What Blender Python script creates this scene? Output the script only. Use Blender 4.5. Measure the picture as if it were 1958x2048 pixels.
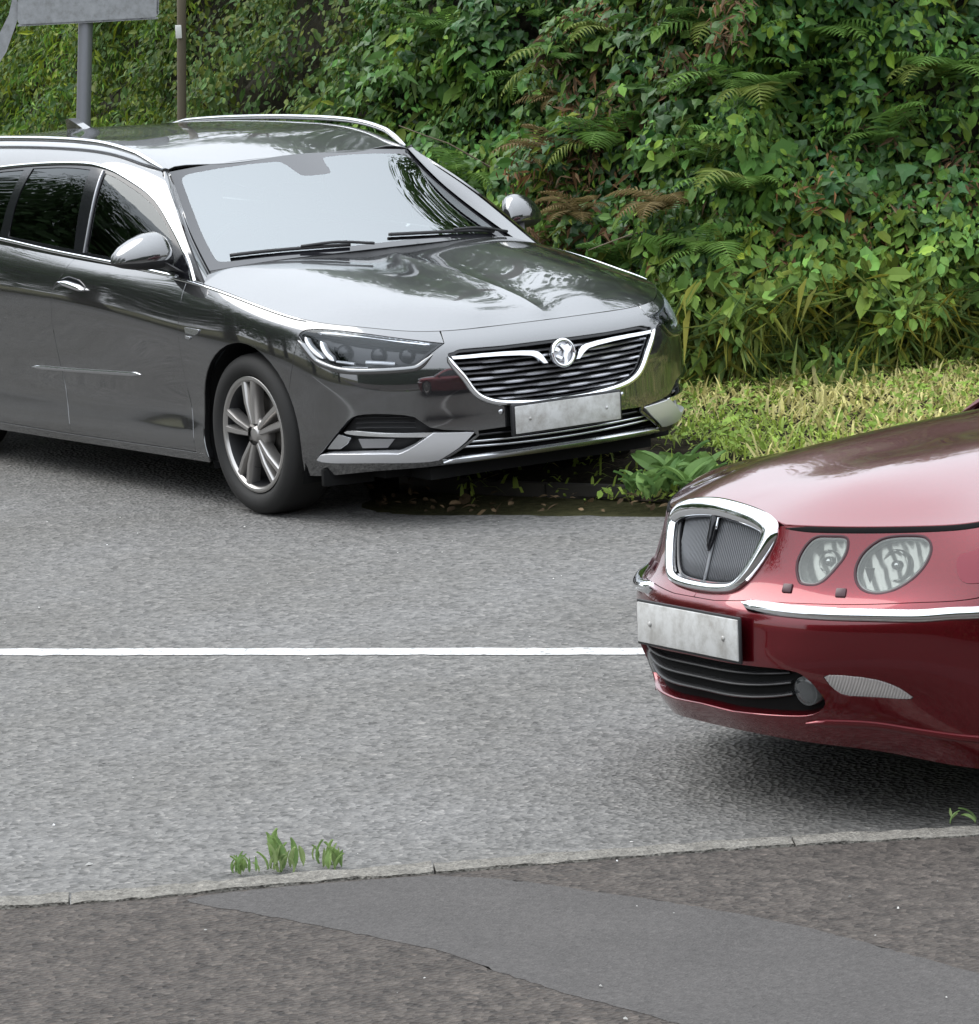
import bpy, bmesh, math, random
import numpy as np
from mathutils import Vector, Matrix
from mathutils.geometry import delaunay_2d_cdt

for o in list(bpy.data.objects): bpy.data.objects.remove(o, do_unlink=True)
scene = bpy.context.scene
COL = scene.collection
R = math.radians

# ------------------------------------------------------------------ camera
cam_d = bpy.data.cameras.new('camera'); cam = bpy.data.objects.new('camera', cam_d); COL.objects.link(cam)
cam_d.sensor_fit = 'HORIZONTAL'; cam_d.sensor_width = 36.0; cam_d.lens = 36.0*7496.366/1876.0
cam_d.clip_start = .1; cam_d.clip_end = 2000
_r = Vector((0.5649685, 0.8234334, -0.05261212)); _u = Vector((-0.09985654, 0.13152923, 0.98627011)); _f = Vector((-0.81904778, 0.55195788, -0.15653508))
_m = Matrix((_r, _u, -_f)).transposed().to_4x4(); _m.translation = (13.76891083, -9.02346419, 2.49013442)
cam.matrix_world = _m
scene.camera = cam
scene.render.resolution_x = 979; scene.render.resolution_y = 1024

# ------------------------------------------------------------------ sky, sun, exposure (bright overcast)
SUN_EL, SUN_AZ = 50.0, 216.0          # elevation, compass-like azimuth of the sun in the x-y plane (deg)
world = bpy.data.worlds.new('World'); scene.world = world; world.use_nodes = True
nt = world.node_tree; nt.nodes.clear()
sky = nt.nodes.new('ShaderNodeTexSky'); sky.sky_type = 'NISHITA'; sky.sun_disc = False
sky.sun_elevation = R(SUN_EL); sky.sun_rotation = R(90-SUN_AZ); sky.air_density = 1.0; sky.dust_density = 1.5; sky.ozone_density = 1.0
hs = nt.nodes.new('ShaderNodeHueSaturation'); hs.inputs['Saturation'].default_value = .16; hs.inputs['Value'].default_value = 1.0
mx = nt.nodes.new('ShaderNodeMix'); mx.data_type = 'RGBA'; mx.inputs[0].default_value = .85
# cloud layer of a standard overcast sky: brightness (1 + 2 sin(elevation)) / 3 of the zenith
tcw = nt.nodes.new('ShaderNodeTexCoord'); spw = nt.nodes.new('ShaderNodeSeparateXYZ'); mrw = nt.nodes.new('ShaderNodeMapRange'); vmw = nt.nodes.new('ShaderNodeVectorMath'); vmw.operation = 'SCALE'
nt.links.new(tcw.outputs['Generated'], spw.inputs[0]); nt.links.new(spw.outputs['Z'], mrw.inputs['Value'])
mrw.inputs['From Min'].default_value = 0; mrw.inputs['From Max'].default_value = 1; mrw.inputs['To Min'].default_value = 1/3; mrw.inputs['To Max'].default_value = 1
vmw.inputs[0].default_value = (11.4, 12.2, 13.2); nt.links.new(mrw.outputs[0], vmw.inputs['Scale']); nt.links.new(vmw.outputs[0], mx.inputs[7])
bg = nt.nodes.new('ShaderNodeBackground'); bg.inputs['Strength'].default_value = .13
wo = nt.nodes.new('ShaderNodeOutputWorld')
nt.links.new(sky.outputs[0], hs.inputs['Color']); nt.links.new(hs.outputs[0], mx.inputs[6])
nt.links.new(mx.outputs[2], bg.inputs['Color']); nt.links.new(bg.outputs[0], wo.inputs['Surface'])
sd = bpy.data.lights.new('sun', 'SUN'); sd.energy = .9; sd.angle = R(48); sd.color = (1, .96, .9)
sun = bpy.data.objects.new('sun', sd); COL.objects.link(sun)
_d = Vector((math.cos(R(SUN_EL))*math.cos(R(SUN_AZ)), math.cos(R(SUN_EL))*math.sin(R(SUN_AZ)), math.sin(R(SUN_EL))))
sun.rotation_euler = _d.to_track_quat('Z', 'Y').to_euler(); sun.location = (0, 0, 20)
vs = scene.view_settings; vs.view_transform = 'Standard'; vs.look = 'None'; vs.exposure = 1.2; vs.gamma = 1.0; vs.use_curve_mapping = False

# ------------------------------------------------------------------ materials
def nmat(name):
    m = bpy.data.materials.new(name); m.use_nodes = True
    return m, m.node_tree, m.node_tree.nodes['Principled BSDF']
def pm(name, col, rough=.5, metal=0., spec=.5, coat=0., coat_rough=.03, **k):
    m, t, b = nmat(name)
    b.inputs['Base Color'].default_value = (*col, 1); b.inputs['Roughness'].default_value = rough
    b.inputs['Metallic'].default_value = metal; b.inputs['Specular IOR Level'].default_value = spec
    b.inputs['Coat Weight'].default_value = coat; b.inputs['Coat Roughness'].default_value = coat_rough
    return m
def nd(t, typ, **k):
    n = t.nodes.new(typ)
    for a, v in k.items():
        if a.startswith('i_'):
            s = a[2:]; n.inputs[int(s) if s.isdigit() else s.replace('_', ' ')].default_value = v
        else: setattr(n, a, v)
    return n
def ramp(t, stops, interp='LINEAR'):
    r = t.nodes.new('ShaderNodeValToRGB'); e = r.color_ramp.elements; r.color_ramp.interpolation = interp
    while len(e) < len(stops): e.new(.5)
    for x, (p, c) in zip(e, stops): x.position = p; x.color = (*c, 1) if len(c) == 3 else c
    return r
def paint(name, col, flake, metal, rough, coat):
    m, t, b = nmat(name)
    tc = nd(t, 'ShaderNodeTexCoord'); vo = nd(t, 'ShaderNodeTexVoronoi', i_Scale=900.); no = nd(t, 'ShaderNodeTexNoise', i_Scale=5., i_Detail=5.)
    t.links.new(tc.outputs['Object'], vo.inputs['Vector']); t.links.new(tc.outputs['Object'], no.inputs['Vector'])
    mxn = nd(t, 'ShaderNodeMix', data_type='RGBA'); mxn.inputs[6].default_value = (*col, 1); mxn.inputs[7].default_value = (*flake, 1)
    t.links.new(vo.outputs['Color'], mxn.inputs[0]); t.links.new(mxn.outputs[2], b.inputs['Base Color'])
    b.inputs['Metallic'].default_value = metal; b.inputs['Roughness'].default_value = rough
    b.inputs['Coat Weight'].default_value = 1.; b.inputs['Coat IOR'].default_value = coat
    r2 = ramp(t, [(.35, (.02,)*3), (.75, (.075,)*3)]); t.links.new(no.outputs['Fac'], r2.inputs[0]); t.links.new(r2.outputs[0], b.inputs['Coat Roughness'])
    return m
def glass(name, tint, ior):
    m = bpy.data.materials.new(name); m.use_nodes = True; t = m.node_tree; t.nodes.clear()
    o = nd(t, 'ShaderNodeOutputMaterial'); tr = nd(t, 'ShaderNodeBsdfTransparent'); gl = nd(t, 'ShaderNodeBsdfGlossy'); fr = nd(t, 'ShaderNodeFresnel', i_IOR=ior); mi = nd(t, 'ShaderNodeMixShader')
    tr.inputs[0].default_value = (*tint, 1); gl.inputs['Roughness'].default_value = .0; gl.inputs['Color'].default_value = (.94, .985, 1, 1)
    t.links.new(fr.outputs[0], mi.inputs[0]); t.links.new(tr.outputs[0], mi.inputs[1]); t.links.new(gl.outputs[0], mi.inputs[2]); t.links.new(mi.outputs[0], o.inputs[0])
    return m
M = {}
M['grey_paint'] = paint('grey_paint', (.019, .0195, .021), (.042, .043, .0455), .80, .32, 2.4)
M['red_paint'] = paint('red_paint', (.105, .0020, .0062), (.175, .0045, .0120), .82, .27, 1.60)
M['chrome'] = pm('chrome', (.82, .83, .85), .06, 1.)
M['satin'] = pm('satin_silver', (.55, .56, .58), .25, 1.)
M['grille_bar'] = pm('grille_bar', (.44, .44, .46), .32, .9)
M['black_gloss'] = pm('black_gloss', (.008, .008, .010), .12, 0., .5)
M['black'] = pm('black_plastic', (.012, .012, .013), .55)
M['trim_black'] = pm('trim_black', (.018, .018, .019), .42)
M['under'] = pm('underbody', (.010, .010, .010), .9, spec=.1)
M['rubber'] = pm('rubber', (.017, .0165, .016), .7, spec=.3)
M['alloy'] = pm('alloy', (.40, .385, .37), .28, .85)
M['alloy_dark'] = pm('alloy_dark', (.03, .03, .032), .5, .5)
M['disc'] = pm('brake_disc', (.07, .065, .06), .5, .9)
M['screen_glass'] = glass('screen_glass', (.50, .56, .56), 2.85)
M['side_glass'] = glass('side_glass', (.20, .24, .22), 1.52)
M['privacy_glass'] = glass('privacy_glass', (.05, .055, .055), 1.52)
M['lens'] = glass('lens_glass', (.92, .93, .95), 1.5)
M['frit'] = pm('frit', (.010, .010, .012), .05, 0., .85)
M['cabin'] = pm('cabin_trim', (.025, .025, .027), .7)
M['seat'] = pm('seat_cloth', (.03, .03, .032), .85)
M['headlining'] = pm('headlining', (.30, .29, .27), .9)
M['reflector'] = pm('lamp_reflector', (.85, .86, .88), .12, 1.)
M['drl'] = pm('light_guide', (.93, .94, .96), .22, 0., .6, coat=1.)
M['shaded_kerb'] = pm('shaded_kerb', (.055, .050, .042), .95)  # kerb colour darkened to put in the shade under the grey car
def _plate():
    m, t, b = nmat('plate_white'); tc = nd(t, 'ShaderNodeTexCoord'); n = nd(t, 'ShaderNodeTexNoise', i_Scale=14., i_Detail=6., i_Roughness=.7); t.links.new(tc.outputs['Object'], n.inputs['Vector'])
    r = ramp(t, [(.35, (.30, .29, .27)), (.6, (.47, .47, .46))]); t.links.new(n.outputs['Fac'], r.inputs[0]); t.links.new(r.outputs[0], b.inputs['Base Color']); b.inputs['Roughness'].default_value = .4; return m
M['plate_white'] = _plate()
M['silver'] = pm('silver_paint', (.62, .62, .63), .30, .55)
M['amber'] = pm('amber_lens', (.45, .16, .03), .2)

# ------------------------------------------------------------------ object helpers
def link(o, parent=None):
    COL.objects.link(o)
    if parent is not None: o.parent = parent
    return o
def tag(o, label, cat, group=None):
    o['label'] = label; o['category'] = cat
    if group: o['group'] = group
    return o
def kind(o, k): o['kind'] = k; return o
def empty(name, loc=(0, 0, 0), rot=(0, 0, 0)):
    o = bpy.data.objects.new(name, None); o.location = loc; o.rotation_euler = rot; o.empty_display_size = .2
    return link(o)
def meshdata(name, V, F, mat=None, smooth=True, normals=None):
    me = bpy.data.meshes.new(name)
    me.from_pydata([tuple(v) for v in np.asarray(V, float).tolist()], [], [tuple(f) for f in F])
    if mat is not None: me.materials.append(M[mat] if isinstance(mat, str) else mat)
    me.polygons.foreach_set('use_smooth', [smooth]*len(me.polygons))
    me.update()
    if normals is not None: me.normals_split_custom_set_from_vertices([tuple(n) for n in np.asarray(normals, float).tolist()])
    return me
def obj(name, V, F, mat, parent=None, smooth=True, normals=None):
    return link(bpy.data.objects.new(name, meshdata(name, V, F, mat, smooth, normals)), parent)
def from_bm(name, bm, mat, parent=None, smooth=True, bevel=0, seg=2, angle=35):
    if bevel:
        es = [e for e in bm.edges if len(e.link_faces) == 2 and e.calc_face_angle(0) > R(angle)]
        bmesh.ops.bevel(bm, geom=es, offset=bevel, segments=seg, affect='EDGES', profile=.5, clamp_overlap=True)
    bmesh.ops.recalc_face_normals(bm, faces=bm.faces)
    me = bpy.data.meshes.new(name); bm.to_mesh(me); bm.free()
    me.materials.append(M[mat] if isinstance(mat, str) else mat)
    me.polygons.foreach_set('use_smooth', [smooth]*len(me.polygons))
    if smooth: me.set_sharp_from_angle(angle=R(40))
    return link(bpy.data.objects.new(name, me), parent)
def box_bm(c, s, bm=None, rot=None):
    bm = bm or bmesh.new()
    mt = Matrix.Translation(c) @ (rot if rot is not None else Matrix.Identity(4)) @ Matrix.Diagonal((*s, 1))
    bmesh.ops.create_cube(bm, size=1, matrix=mt); return bm
def box(name, c, s, mat, parent=None, bevel=.0, rot=None): return from_bm(name, box_bm(c, s, rot=rot), mat, parent, bevel=bevel)
def prism(name, pts, off, mat, parent=None, bevel=0., smooth=True):
    """closed outline pts (3D, roughly planar) extruded by vector off"""
    bm = bmesh.new(); a = [bm.verts.new(p) for p in pts]; b = [bm.verts.new(Vector(p)+Vector(off)) for p in pts]
    bm.faces.new(a[::-1]); bm.faces.new(b); n = len(a)
    for i in range(n): bm.faces.new((a[i], a[(i+1) % n], b[(i+1) % n], b[i]))
    return from_bm(name, bm, mat, parent, bevel=bevel, smooth=smooth)
def tube_data(P, rad, seg=8, closed=False, caps=True):
    P = np.asarray(P, float); n = len(P); rad = np.broadcast_to(np.asarray(rad, float), (n,))
    T = np.gradient(P, axis=0) if not closed else np.roll(P, -1, 0)-np.roll(P, 1, 0)
    T /= np.linalg.norm(T, axis=1)[:, None]+1e-12
    up = np.array([0, 0, 1.]); 
    if abs(T[0]@up) > .9: up = np.array([1., 0, 0])
    V = []
    for i in range(n):
        a = np.cross(T[i], up); a /= np.linalg.norm(a)+1e-9; b = np.cross(a, T[i])
        for k in range(seg):
            th = 2*math.pi*k/seg; V.append(P[i]+rad[i]*(a*math.cos(th)+b*math.sin(th)))
    F = []
    for i in range(n if closed else n-1):
        j = (i+1) % n
        for k in range(seg): F.append((i*seg+k, i*seg+(k+1) % seg, j*seg+(k+1) % seg, j*seg+k))
    if caps and not closed: F.append(tuple(range(seg))[::-1]); F.append(tuple((n-1)*seg+k for k in range(seg)))
    return np.array(V), F
def tube(name, P, rad, mat, parent=None, seg=8, closed=False):
    V, F = tube_data(P, rad, seg, closed); return obj(name, V, F, mat, parent)
def lathe_data(prof, seg=48, axis='y', ang0=0., ang1=2*math.pi):
    prof = np.asarray(prof, float); n = len(prof); V = []; F = []; full = abs(ang1-ang0-2*math.pi) < 1e-6; ns = seg if full else seg+1
    for k in range(ns):
        a = ang0+(ang1-ang0)*k/seg
        for r, h in prof: V.append((r*math.cos(a), h, r*math.sin(a)) if axis == 'y' else (r*math.cos(a), r*math.sin(a), h))
    for k in range(seg):
        k2 = (k+1) % ns
        for i in range(n-1): F.append((k*n+i, k*n+i+1, k2*n+i+1, k2*n+i))
    return np.array(V), F
def bez(P, n=8, closed=False):
    """Catmull-Rom through points"""
    P = np.asarray(P, float); m = len(P); out = []
    for i in range(m if closed else m-1):
        p0 = P[(i-1) % m] if closed or i > 0 else 2*P[0]-P[1]; p1 = P[i]; p2 = P[(i+1) % m]; p3 = P[(i+2) % m] if closed or i+2 < m else 2*P[-1]-P[-2]
        for k in range(n):
            t = k/n; out.append(.5*((2*p1)+(-p0+p2)*t+(2*p0-5*p1+4*p2-p3)*t*t+(-p0+3*p1-3*p2+p3)*t**3))
    if not closed: out.append(P[-1])
    return np.array(out)
def _nat(kn, x):
    # natural cubic spline basis: rows = evaluation points, cols = knots
    n=len(kn); h=np.diff(kn)
    A=np.zeros((n,n)); B=np.zeros((n,n)); A[0,0]=A[-1,-1]=1
    for i in range(1,n-1):
        A[i,i-1]=h[i-1]; A[i,i]=2*(h[i-1]+h[i]); A[i,i+1]=h[i]
        B[i,i-1]=6/h[i-1]; B[i,i]=-6/h[i-1]-6/h[i]; B[i,i+1]=6/h[i]
    M=np.linalg.solve(A,B)
    x=np.clip(np.asarray(x,float),kn[0],kn[-1])
    k=np.clip(np.searchsorted(kn,x,side='right')-1,0,n-2)
    hk=h[k]; a=(kn[k+1]-x)/hk; b=(x-kn[k])/hk
    W=np.zeros((len(x),n)); r=np.arange(len(x))
    W[r,k]+=a; W[r,k+1]+=b
    W+=(((a**3-a)*hk*hk/6)[:,None])*M[k]+(((b**3-b)*hk*hk/6)[:,None])*M[k+1]
    return W
class Net:
    """Smooth tensor spline surface through a net of points; u,v are about metres."""
    def __init__(s,C,sym=None):
        s.C=np.array(C,float)
        n,m=s.C.shape[:2]
        du=np.linalg.norm(np.diff(s.C,axis=0),axis=2).mean(1); s.ku=np.concatenate([[0],np.cumsum(du)])
        dv=np.linalg.norm(np.diff(s.C,axis=1),axis=2).mean(0); s.kv=np.concatenate([[0],np.cumsum(dv)])
        s.U=s.ku[-1]; s.V=s.kv[-1]; s.sym=sym
        s._c=None
    def __call__(s,u,v):
        u=np.atleast_1d(np.asarray(u,float)); v=np.atleast_1d(np.asarray(v,float))
        if s.sym is not None:
            # mirrored continuation below u=0 for a smooth centre line
            C=s.C; C2=C[:0:-1].copy(); C2[...,1]*=-1
            C=np.concatenate([C2,C]); ku=np.concatenate([-s.ku[:0:-1],s.ku])
        else: C,ku=s.C,s.ku
        return np.einsum('pi,pj,ijk->pk',_nat(ku,u),_nat(s.kv,v),C)
    def nrm(s,u,v,flip=1):
        e=2e-3
        u=np.atleast_1d(np.asarray(u,float)); v=np.atleast_1d(np.asarray(v,float))
        ua,ub=np.maximum(u-e,0 if s.sym is None else -s.U),np.minimum(u+e,s.U)
        va,vb=np.maximum(v-e,0),np.minimum(v+e,s.V)
        a=s(ub,v)-s(ua,v); b=s(u,vb)-s(u,va)
        n=np.cross(a,b); n/=np.linalg.norm(n,axis=1)[:,None]+1e-12
        return n*flip
    def near(s,P):
        P=np.atleast_2d(np.asarray(P,float))
        if s._c is None:
            gu=np.linspace(0,s.U,int(s.U/.04)+2); gv=np.linspace(0,s.V,int(s.V/.03)+2)
            G=np.array(np.meshgrid(gu,gv,indexing='ij')).reshape(2,-1).T
            s._c=(G,s(G[:,0],G[:,1]))
        G,X=s._c
        k=[np.argmin(((X-p)**2).sum(1)) for p in P]
        uv=G[k].copy()
        for it in range(14):
            u,v=uv[:,0],uv[:,1]; e=1e-3
            x=s(u,v); a=(s(np.minimum(u+e,s.U),v)-s(np.maximum(u-e,0),v))
            a/=(np.minimum(u+e,s.U)-np.maximum(u-e,0))[:,None]
            b=(s(u,np.minimum(v+e,s.V))-s(u,np.maximum(v-e,0)))/(np.minimum(v+e,s.V)-np.maximum(v-e,0))[:,None]
            d=P-x
            aa=(a*a).sum(1);bb=(b*b).sum(1);ab=(a*b).sum(1);ad=(a*d).sum(1);bd=(b*d).sum(1)
            D=aa*bb-ab*ab+1e-12
            uv[:,0]+=np.clip((ad*bb-bd*ab)/D,-.05,.05); uv[:,1]+=np.clip((bd*aa-ad*ab)/D,-.05,.05)
            uv[:,0]=np.clip(uv[:,0],0,s.U);uv[:,1]=np.clip(uv[:,1],0,s.V)
        return uv
class Height:
    """z = H(x,y): thin-plate surface through points (mirrored in y)."""
    def __init__(s,P,axis=2,ridge=(0.,.3)):
        P=np.array(P,float); s.ax=axis; s.ridge=ridge
        P[:,2]-=s.crest(P[:,1])
        s.o=[i for i in range(3) if i!=axis]
        Q=P.copy(); Q[:,1]*=-1; Q=Q[np.abs(Q[:,1])>1e-6]
        P=np.concatenate([P,Q]); s.xy=P[:,s.o]; n=len(P)
        K=s._k(s.xy); A=np.zeros((n+3,n+3)); A[:n,:n]=K+1e-6*np.eye(n); A[:n,n]=1; A[:n,n+1:]=s.xy
        A[n:,:n]=A[:n,n:].T
        s.w=np.linalg.solve(A,np.concatenate([P[:,axis],[0,0,0]]))
    def _k(s,q):
        r2=((q[:,None,:]-s.xy[None])**2).sum(2)+1e-12
        return .5*r2*np.log(r2)
    def crest(s,y): return s.ridge[0]*np.exp(-np.abs(y)/s.ridge[1])
    def f(s,q):
        q=np.atleast_2d(np.asarray(q,float)); n=len(s.xy)
        return s._k(q)@s.w[:n]+s.w[n]+q@s.w[n+1:]+s.crest(q[:,1])
    def __call__(s,u,v):
        q=np.stack([np.atleast_1d(u),np.atleast_1d(v)],-1).astype(float)
        out=np.zeros((len(q),3)); out[:,s.o]=q; out[:,s.ax]=s.f(q); return out
    def nrm(s,u,v,flip=1):
        e=2e-3; u=np.atleast_1d(np.asarray(u,float)); v=np.atleast_1d(np.asarray(v,float))
        a=s(u+e,v)-s(u-e,v); b=s(u,v+e)-s(u,v-e)
        n=np.cross(a,b); n/=np.linalg.norm(n,axis=1)[:,None]
        return n*flip
    def near(s,P):
        return np.atleast_2d(np.asarray(P,float))[:,s.o]
def columns(cols):
    out=[]
    for (x,y),(nx,ny),offs,zs in cols:
        l=(nx*nx+ny*ny)**.5
        out.append([(x+nx/l*o,y+ny/l*o if abs(y)>1e-9 else 0.,z) for o,z in zip(offs,zs)])
    return out
def make_nets1():
    fo=(.05,.015,0,0,0,.005,.02,.045,.085); fz=(.24,.29,.365,.45,.54,.62,.69,.735,.77)
    so=(.03,.022,.030,.019,.007,-.002,.006,.022,.055)
    c=[((.960,0),(-1,0),fo,fz),
       ((.952,-.22),(-1,.05),fo,fz),
       ((.925,-.44),(-1,.25),fo,fz),
       ((.855,-.64),(-.85,.5),fo,(.235,.29,.365,.45,.54,.625,.695,.742,.78)),
       ((.70,-.80),(-.6,.8),(.045,.012,0,0,0,.005,.02,.05,.095),(.225,.285,.365,.45,.54,.63,.70,.755,.80)),
       ((.48,-.885),(-.2,.98),(.04,.012,0,0,0,.003,.012,.03,.058),(.20,.27,.36,.46,.56,.65,.725,.78,.82)),
       ((.22,-.92),(-.05,1),(.035,.015,.005,0,0,0,.008,.025,.052),(.19,.27,.37,.48,.585,.68,.76,.815,.852)),
       ((-.05,-.93),(0,1),(.03,.015,.01,.005,0,0,.008,.025,.055),(.19,.27,.38,.50,.61,.71,.79,.85,.893)),
       ((-.45,-.931),(0,1),(.03,.02,.03,.018,.004,0,.01,.03,.06),(.185,.27,.39,.52,.64,.735,.815,.885,.943)),
       ((-1.0,-.932),(0,1),so,(.18,.26,.38,.52,.65,.775,.85,.92,.972)),
       ((-1.7,-.932),(0,1),so,(.172,.25,.37,.52,.67,.815,.88,.945,1.0)),
       ((-2.4,-.930),(0,1),so,(.165,.25,.37,.52,.67,.82,.90,.97,1.035)),
       ((-3.0,-.922),(0,1),so,(.165,.25,.37,.52,.67,.82,.91,.99,1.06)),
       ((-3.55,-.88),(.15,.98),so,(.2,.28,.38,.52,.67,.82,.92,1.0,1.075)),
       ((-3.88,-.74),(.7,.7),so,(.24,.3,.4,.53,.67,.82,.92,1.0,1.08)),
       ((-4.0,-.40),(1,.1),so,(.26,.32,.41,.53,.67,.82,.92,1.0,1.08)),
       ((-4.02,0),(1,0),so,(.26,.32,.41,.53,.67,.82,.92,1.0,1.08))]
    belt=Net(columns(c),sym=1)
    # bonnet heights: edge from the belt's top line, then crown points
    us=np.linspace(0,belt.near([(-.52,-.87,.94)])[0,0],30)
    e=belt(us,np.full(len(us),belt.V))
    P=[tuple(p) for p in e]
    P+=[(.84,0,.80),(.76,0,.832),(.60,0,.872),(.40,0,.908),(.15,0,.945),(-.1,0,.975),(-.3,0,.998),(-.45,0,1.01)]
    P+=[(.80,-.3,.813),(.60,-.3,.876),(.40,-.3,.914),(.15,-.3,.951),(-.1,-.3,.981),(-.3,-.3,1.0),(-.45,-.3,1.01)]
    P+=[(.60,-.56,.862),(.40,-.62,.893),(.15,-.66,.924),(-.1,-.68,.955),(-.3,-.69,.977),(-.45,-.70,.993)]
    bonnet=Height(P,ridge=(.036,.32))
    # upper body: stations from the windscreen frame backwards, rows belt -> roof centre
    g=[[(-.37,-.868,.930),(-.61,-.80,1.10),(-.93,-.69,1.30),(-1.05,-.635,1.362),(-1.03,-.42,1.382),(-.99,0,1.392)],
       [(-.74,-.876,.955),(-.94,-.815,1.15),(-1.19,-.72,1.352),(-1.25,-.66,1.405),(-1.25,-.43,1.43),(-1.22,0,1.44)],
       [(-1.15,-.878,.978),(-1.28,-.83,1.16),(-1.42,-.735,1.385),(-1.46,-.67,1.437),(-1.48,-.44,1.464),(-1.46,0,1.473)],
       [(-1.7,-.878,1.0),(-1.75,-.835,1.18),(-1.80,-.735,1.395),(-1.82,-.67,1.452),(-1.84,-.44,1.476),(-1.84,0,1.486)],
       [(-2.3,-.876,1.03),(-2.32,-.835,1.19),(-2.35,-.735,1.385),(-2.36,-.67,1.447),(-2.38,-.44,1.474),(-2.38,0,1.486)],
       [(-2.9,-.865,1.055),(-2.92,-.825,1.2),(-2.94,-.725,1.365),(-2.95,-.65,1.425),(-2.96,-.43,1.456),(-2.96,0,1.468)],
       [(-3.5,-.82,1.074),(-3.48,-.775,1.2),(-3.45,-.68,1.33),(-3.45,-.61,1.385),(-3.46,-.4,1.42),(-3.46,0,1.432)]]
    upper=Net([r+[(x,-y,z) for x,y,z in r[-2::-1]] for r in g])
    w=[[(-.27,0,1.012),(-.50,0,1.133),(-.75,0,1.265),(-.99,0,1.392)],
       [(-.30,-.30,1.008),(-.53,-.28,1.13),(-.77,-.27,1.26),(-1.01,-.25,1.389)],
       [(-.37,-.56,.998),(-.60,-.52,1.118),(-.81,-.48,1.243),(-1.035,-.44,1.38)],
       [(-.49,-.775,.972),(-.71,-.72,1.10),(-.90,-.66,1.235),(-1.052,-.62,1.364)]]
    screen=Net(w,sym=1)
    return dict(belt=belt,bonnet=bonnet,upper=upper,screen=screen)
def make_nets2():
    fo=(.075,.042,.015,.002,.003,.012,.048,.080,.102); fz=(.165,.21,.28,.36,.44,.51,.558,.64,.727)
    so=(.03,.012,.008,0,0,.005,.015,.04,.09)
    c=[((.930,0),(-1,0),fo,fz),
       ((.922,-.20),(-1,.05),fo,fz),
       ((.859,-.40),(-.95,.3),(.10,.062,.028,.006,.003,.012,.048,.080,.102),(.15,.2,.28,.36,.44,.51,.558,.64,.727)),
       ((.766,-.55),(-.85,.5),(.12,.078,.038,.010,.003,.012,.048,.080,.102),(.135,.19,.28,.36,.44,.512,.56,.642,.728)),
       ((.648,-.692),(-.65,.76),(.105,.065,.030,.008,.003,.012,.042,.072,.098),(.115,.175,.27,.36,.445,.52,.57,.65,.732)),
       ((.52,-.80),(-.35,.93),(.065,.032,.010,.002,.002,.008,.022,.048,.088),(.10,.165,.26,.36,.45,.53,.59,.67,.742)),
       ((.36,-.87),(-.1,1),(.035,.012,.005,0,0,.004,.012,.035,.085),(.10,.17,.28,.39,.49,.58,.655,.722,.772)),
       ((.10,-.88),(0,1),so,(.13,.2,.31,.43,.54,.64,.71,.765,.805)),
       ((-.3,-.886),(0,1),so,(.14,.21,.32,.44,.56,.66,.735,.79,.835)),
       ((-.9,-.889),(0,1),so,(.15,.22,.33,.45,.57,.68,.755,.81,.86)),
       ((-1.6,-.889),(0,1),so,(.15,.22,.33,.45,.57,.68,.765,.825,.875)),
       ((-2.2,-.885),(0,1),so,(.15,.22,.33,.45,.57,.68,.77,.835,.885)),
       ((-2.9,-.86),(.1,1),so,(.16,.23,.33,.45,.57,.68,.775,.84,.89)),
       ((-3.4,-.80),(.25,1),so,(.2,.27,.36,.46,.57,.68,.775,.84,.89)),
       ((-3.72,-.66),(.7,.7),so,(.22,.29,.38,.47,.57,.68,.775,.84,.89)),
       ((-3.81,-.35),(1,.1),so,(.24,.3,.39,.48,.57,.68,.775,.84,.89)),
       ((-3.82,0),(1,0),so,(.24,.3,.39,.48,.57,.68,.775,.84,.89))]
    belt=Net(columns(c),sym=1)
    us=np.linspace(0,belt.near([(-.62,-.80,.85)])[0,0],30)
    P=[tuple(p) for p in belt(us,np.full(len(us),belt.V))]
    P+=[(.76,0,.755),(.69,0,.785),(.55,0,.825),(.3,0,.867),(0,0,.90),(-.3,0,.925),(-.55,0,.94)]
    P+=[(.69,-.25,.776),(.55,-.27,.822),(.3,-.30,.866),(0,-.33,.90),(-.3,-.36,.925),(-.55,-.38,.94)]
    P+=[(.50,-.50,.79),(.3,-.58,.815),(0,-.63,.843),(-.3,-.65,.868),(-.55,-.66,.885)]
    bonnet=Height(P)
    g=[[(-.55,-.815,.862),(-.78,-.76,1.02),(-1.02,-.67,1.20),(-1.18,-.60,1.30),(-1.16,-.40,1.335),(-1.12,0,1.35)],
       [(-1.0,-.815,.865),(-1.12,-.765,1.05),(-1.30,-.68,1.26),(-1.38,-.61,1.345),(-1.38,-.42,1.375),(-1.36,0,1.39)],
       [(-1.6,-.815,.875),(-1.65,-.77,1.07),(-1.70,-.69,1.28),(-1.74,-.62,1.37),(-1.76,-.43,1.40),(-1.76,0,1.412)],
       [(-2.2,-.81,.885),(-2.2,-.765,1.07),(-2.2,-.69,1.27),(-2.2,-.62,1.358),(-2.2,-.43,1.388),(-2.2,0,1.40)],
       [(-2.8,-.785,.89),(-2.72,-.745,1.05),(-2.6,-.67,1.21),(-2.54,-.60,1.29),(-2.5,-.42,1.325),(-2.5,0,1.335)],
       [(-3.25,-.74,.895),(-3.12,-.70,.98),(-3.0,-.64,1.07),(-2.92,-.58,1.13),(-2.9,-.4,1.16),(-2.9,0,1.17)]]
    upper=Net([r+[(x,-y,z) for x,y,z in r[-2::-1]] for r in g])
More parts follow.
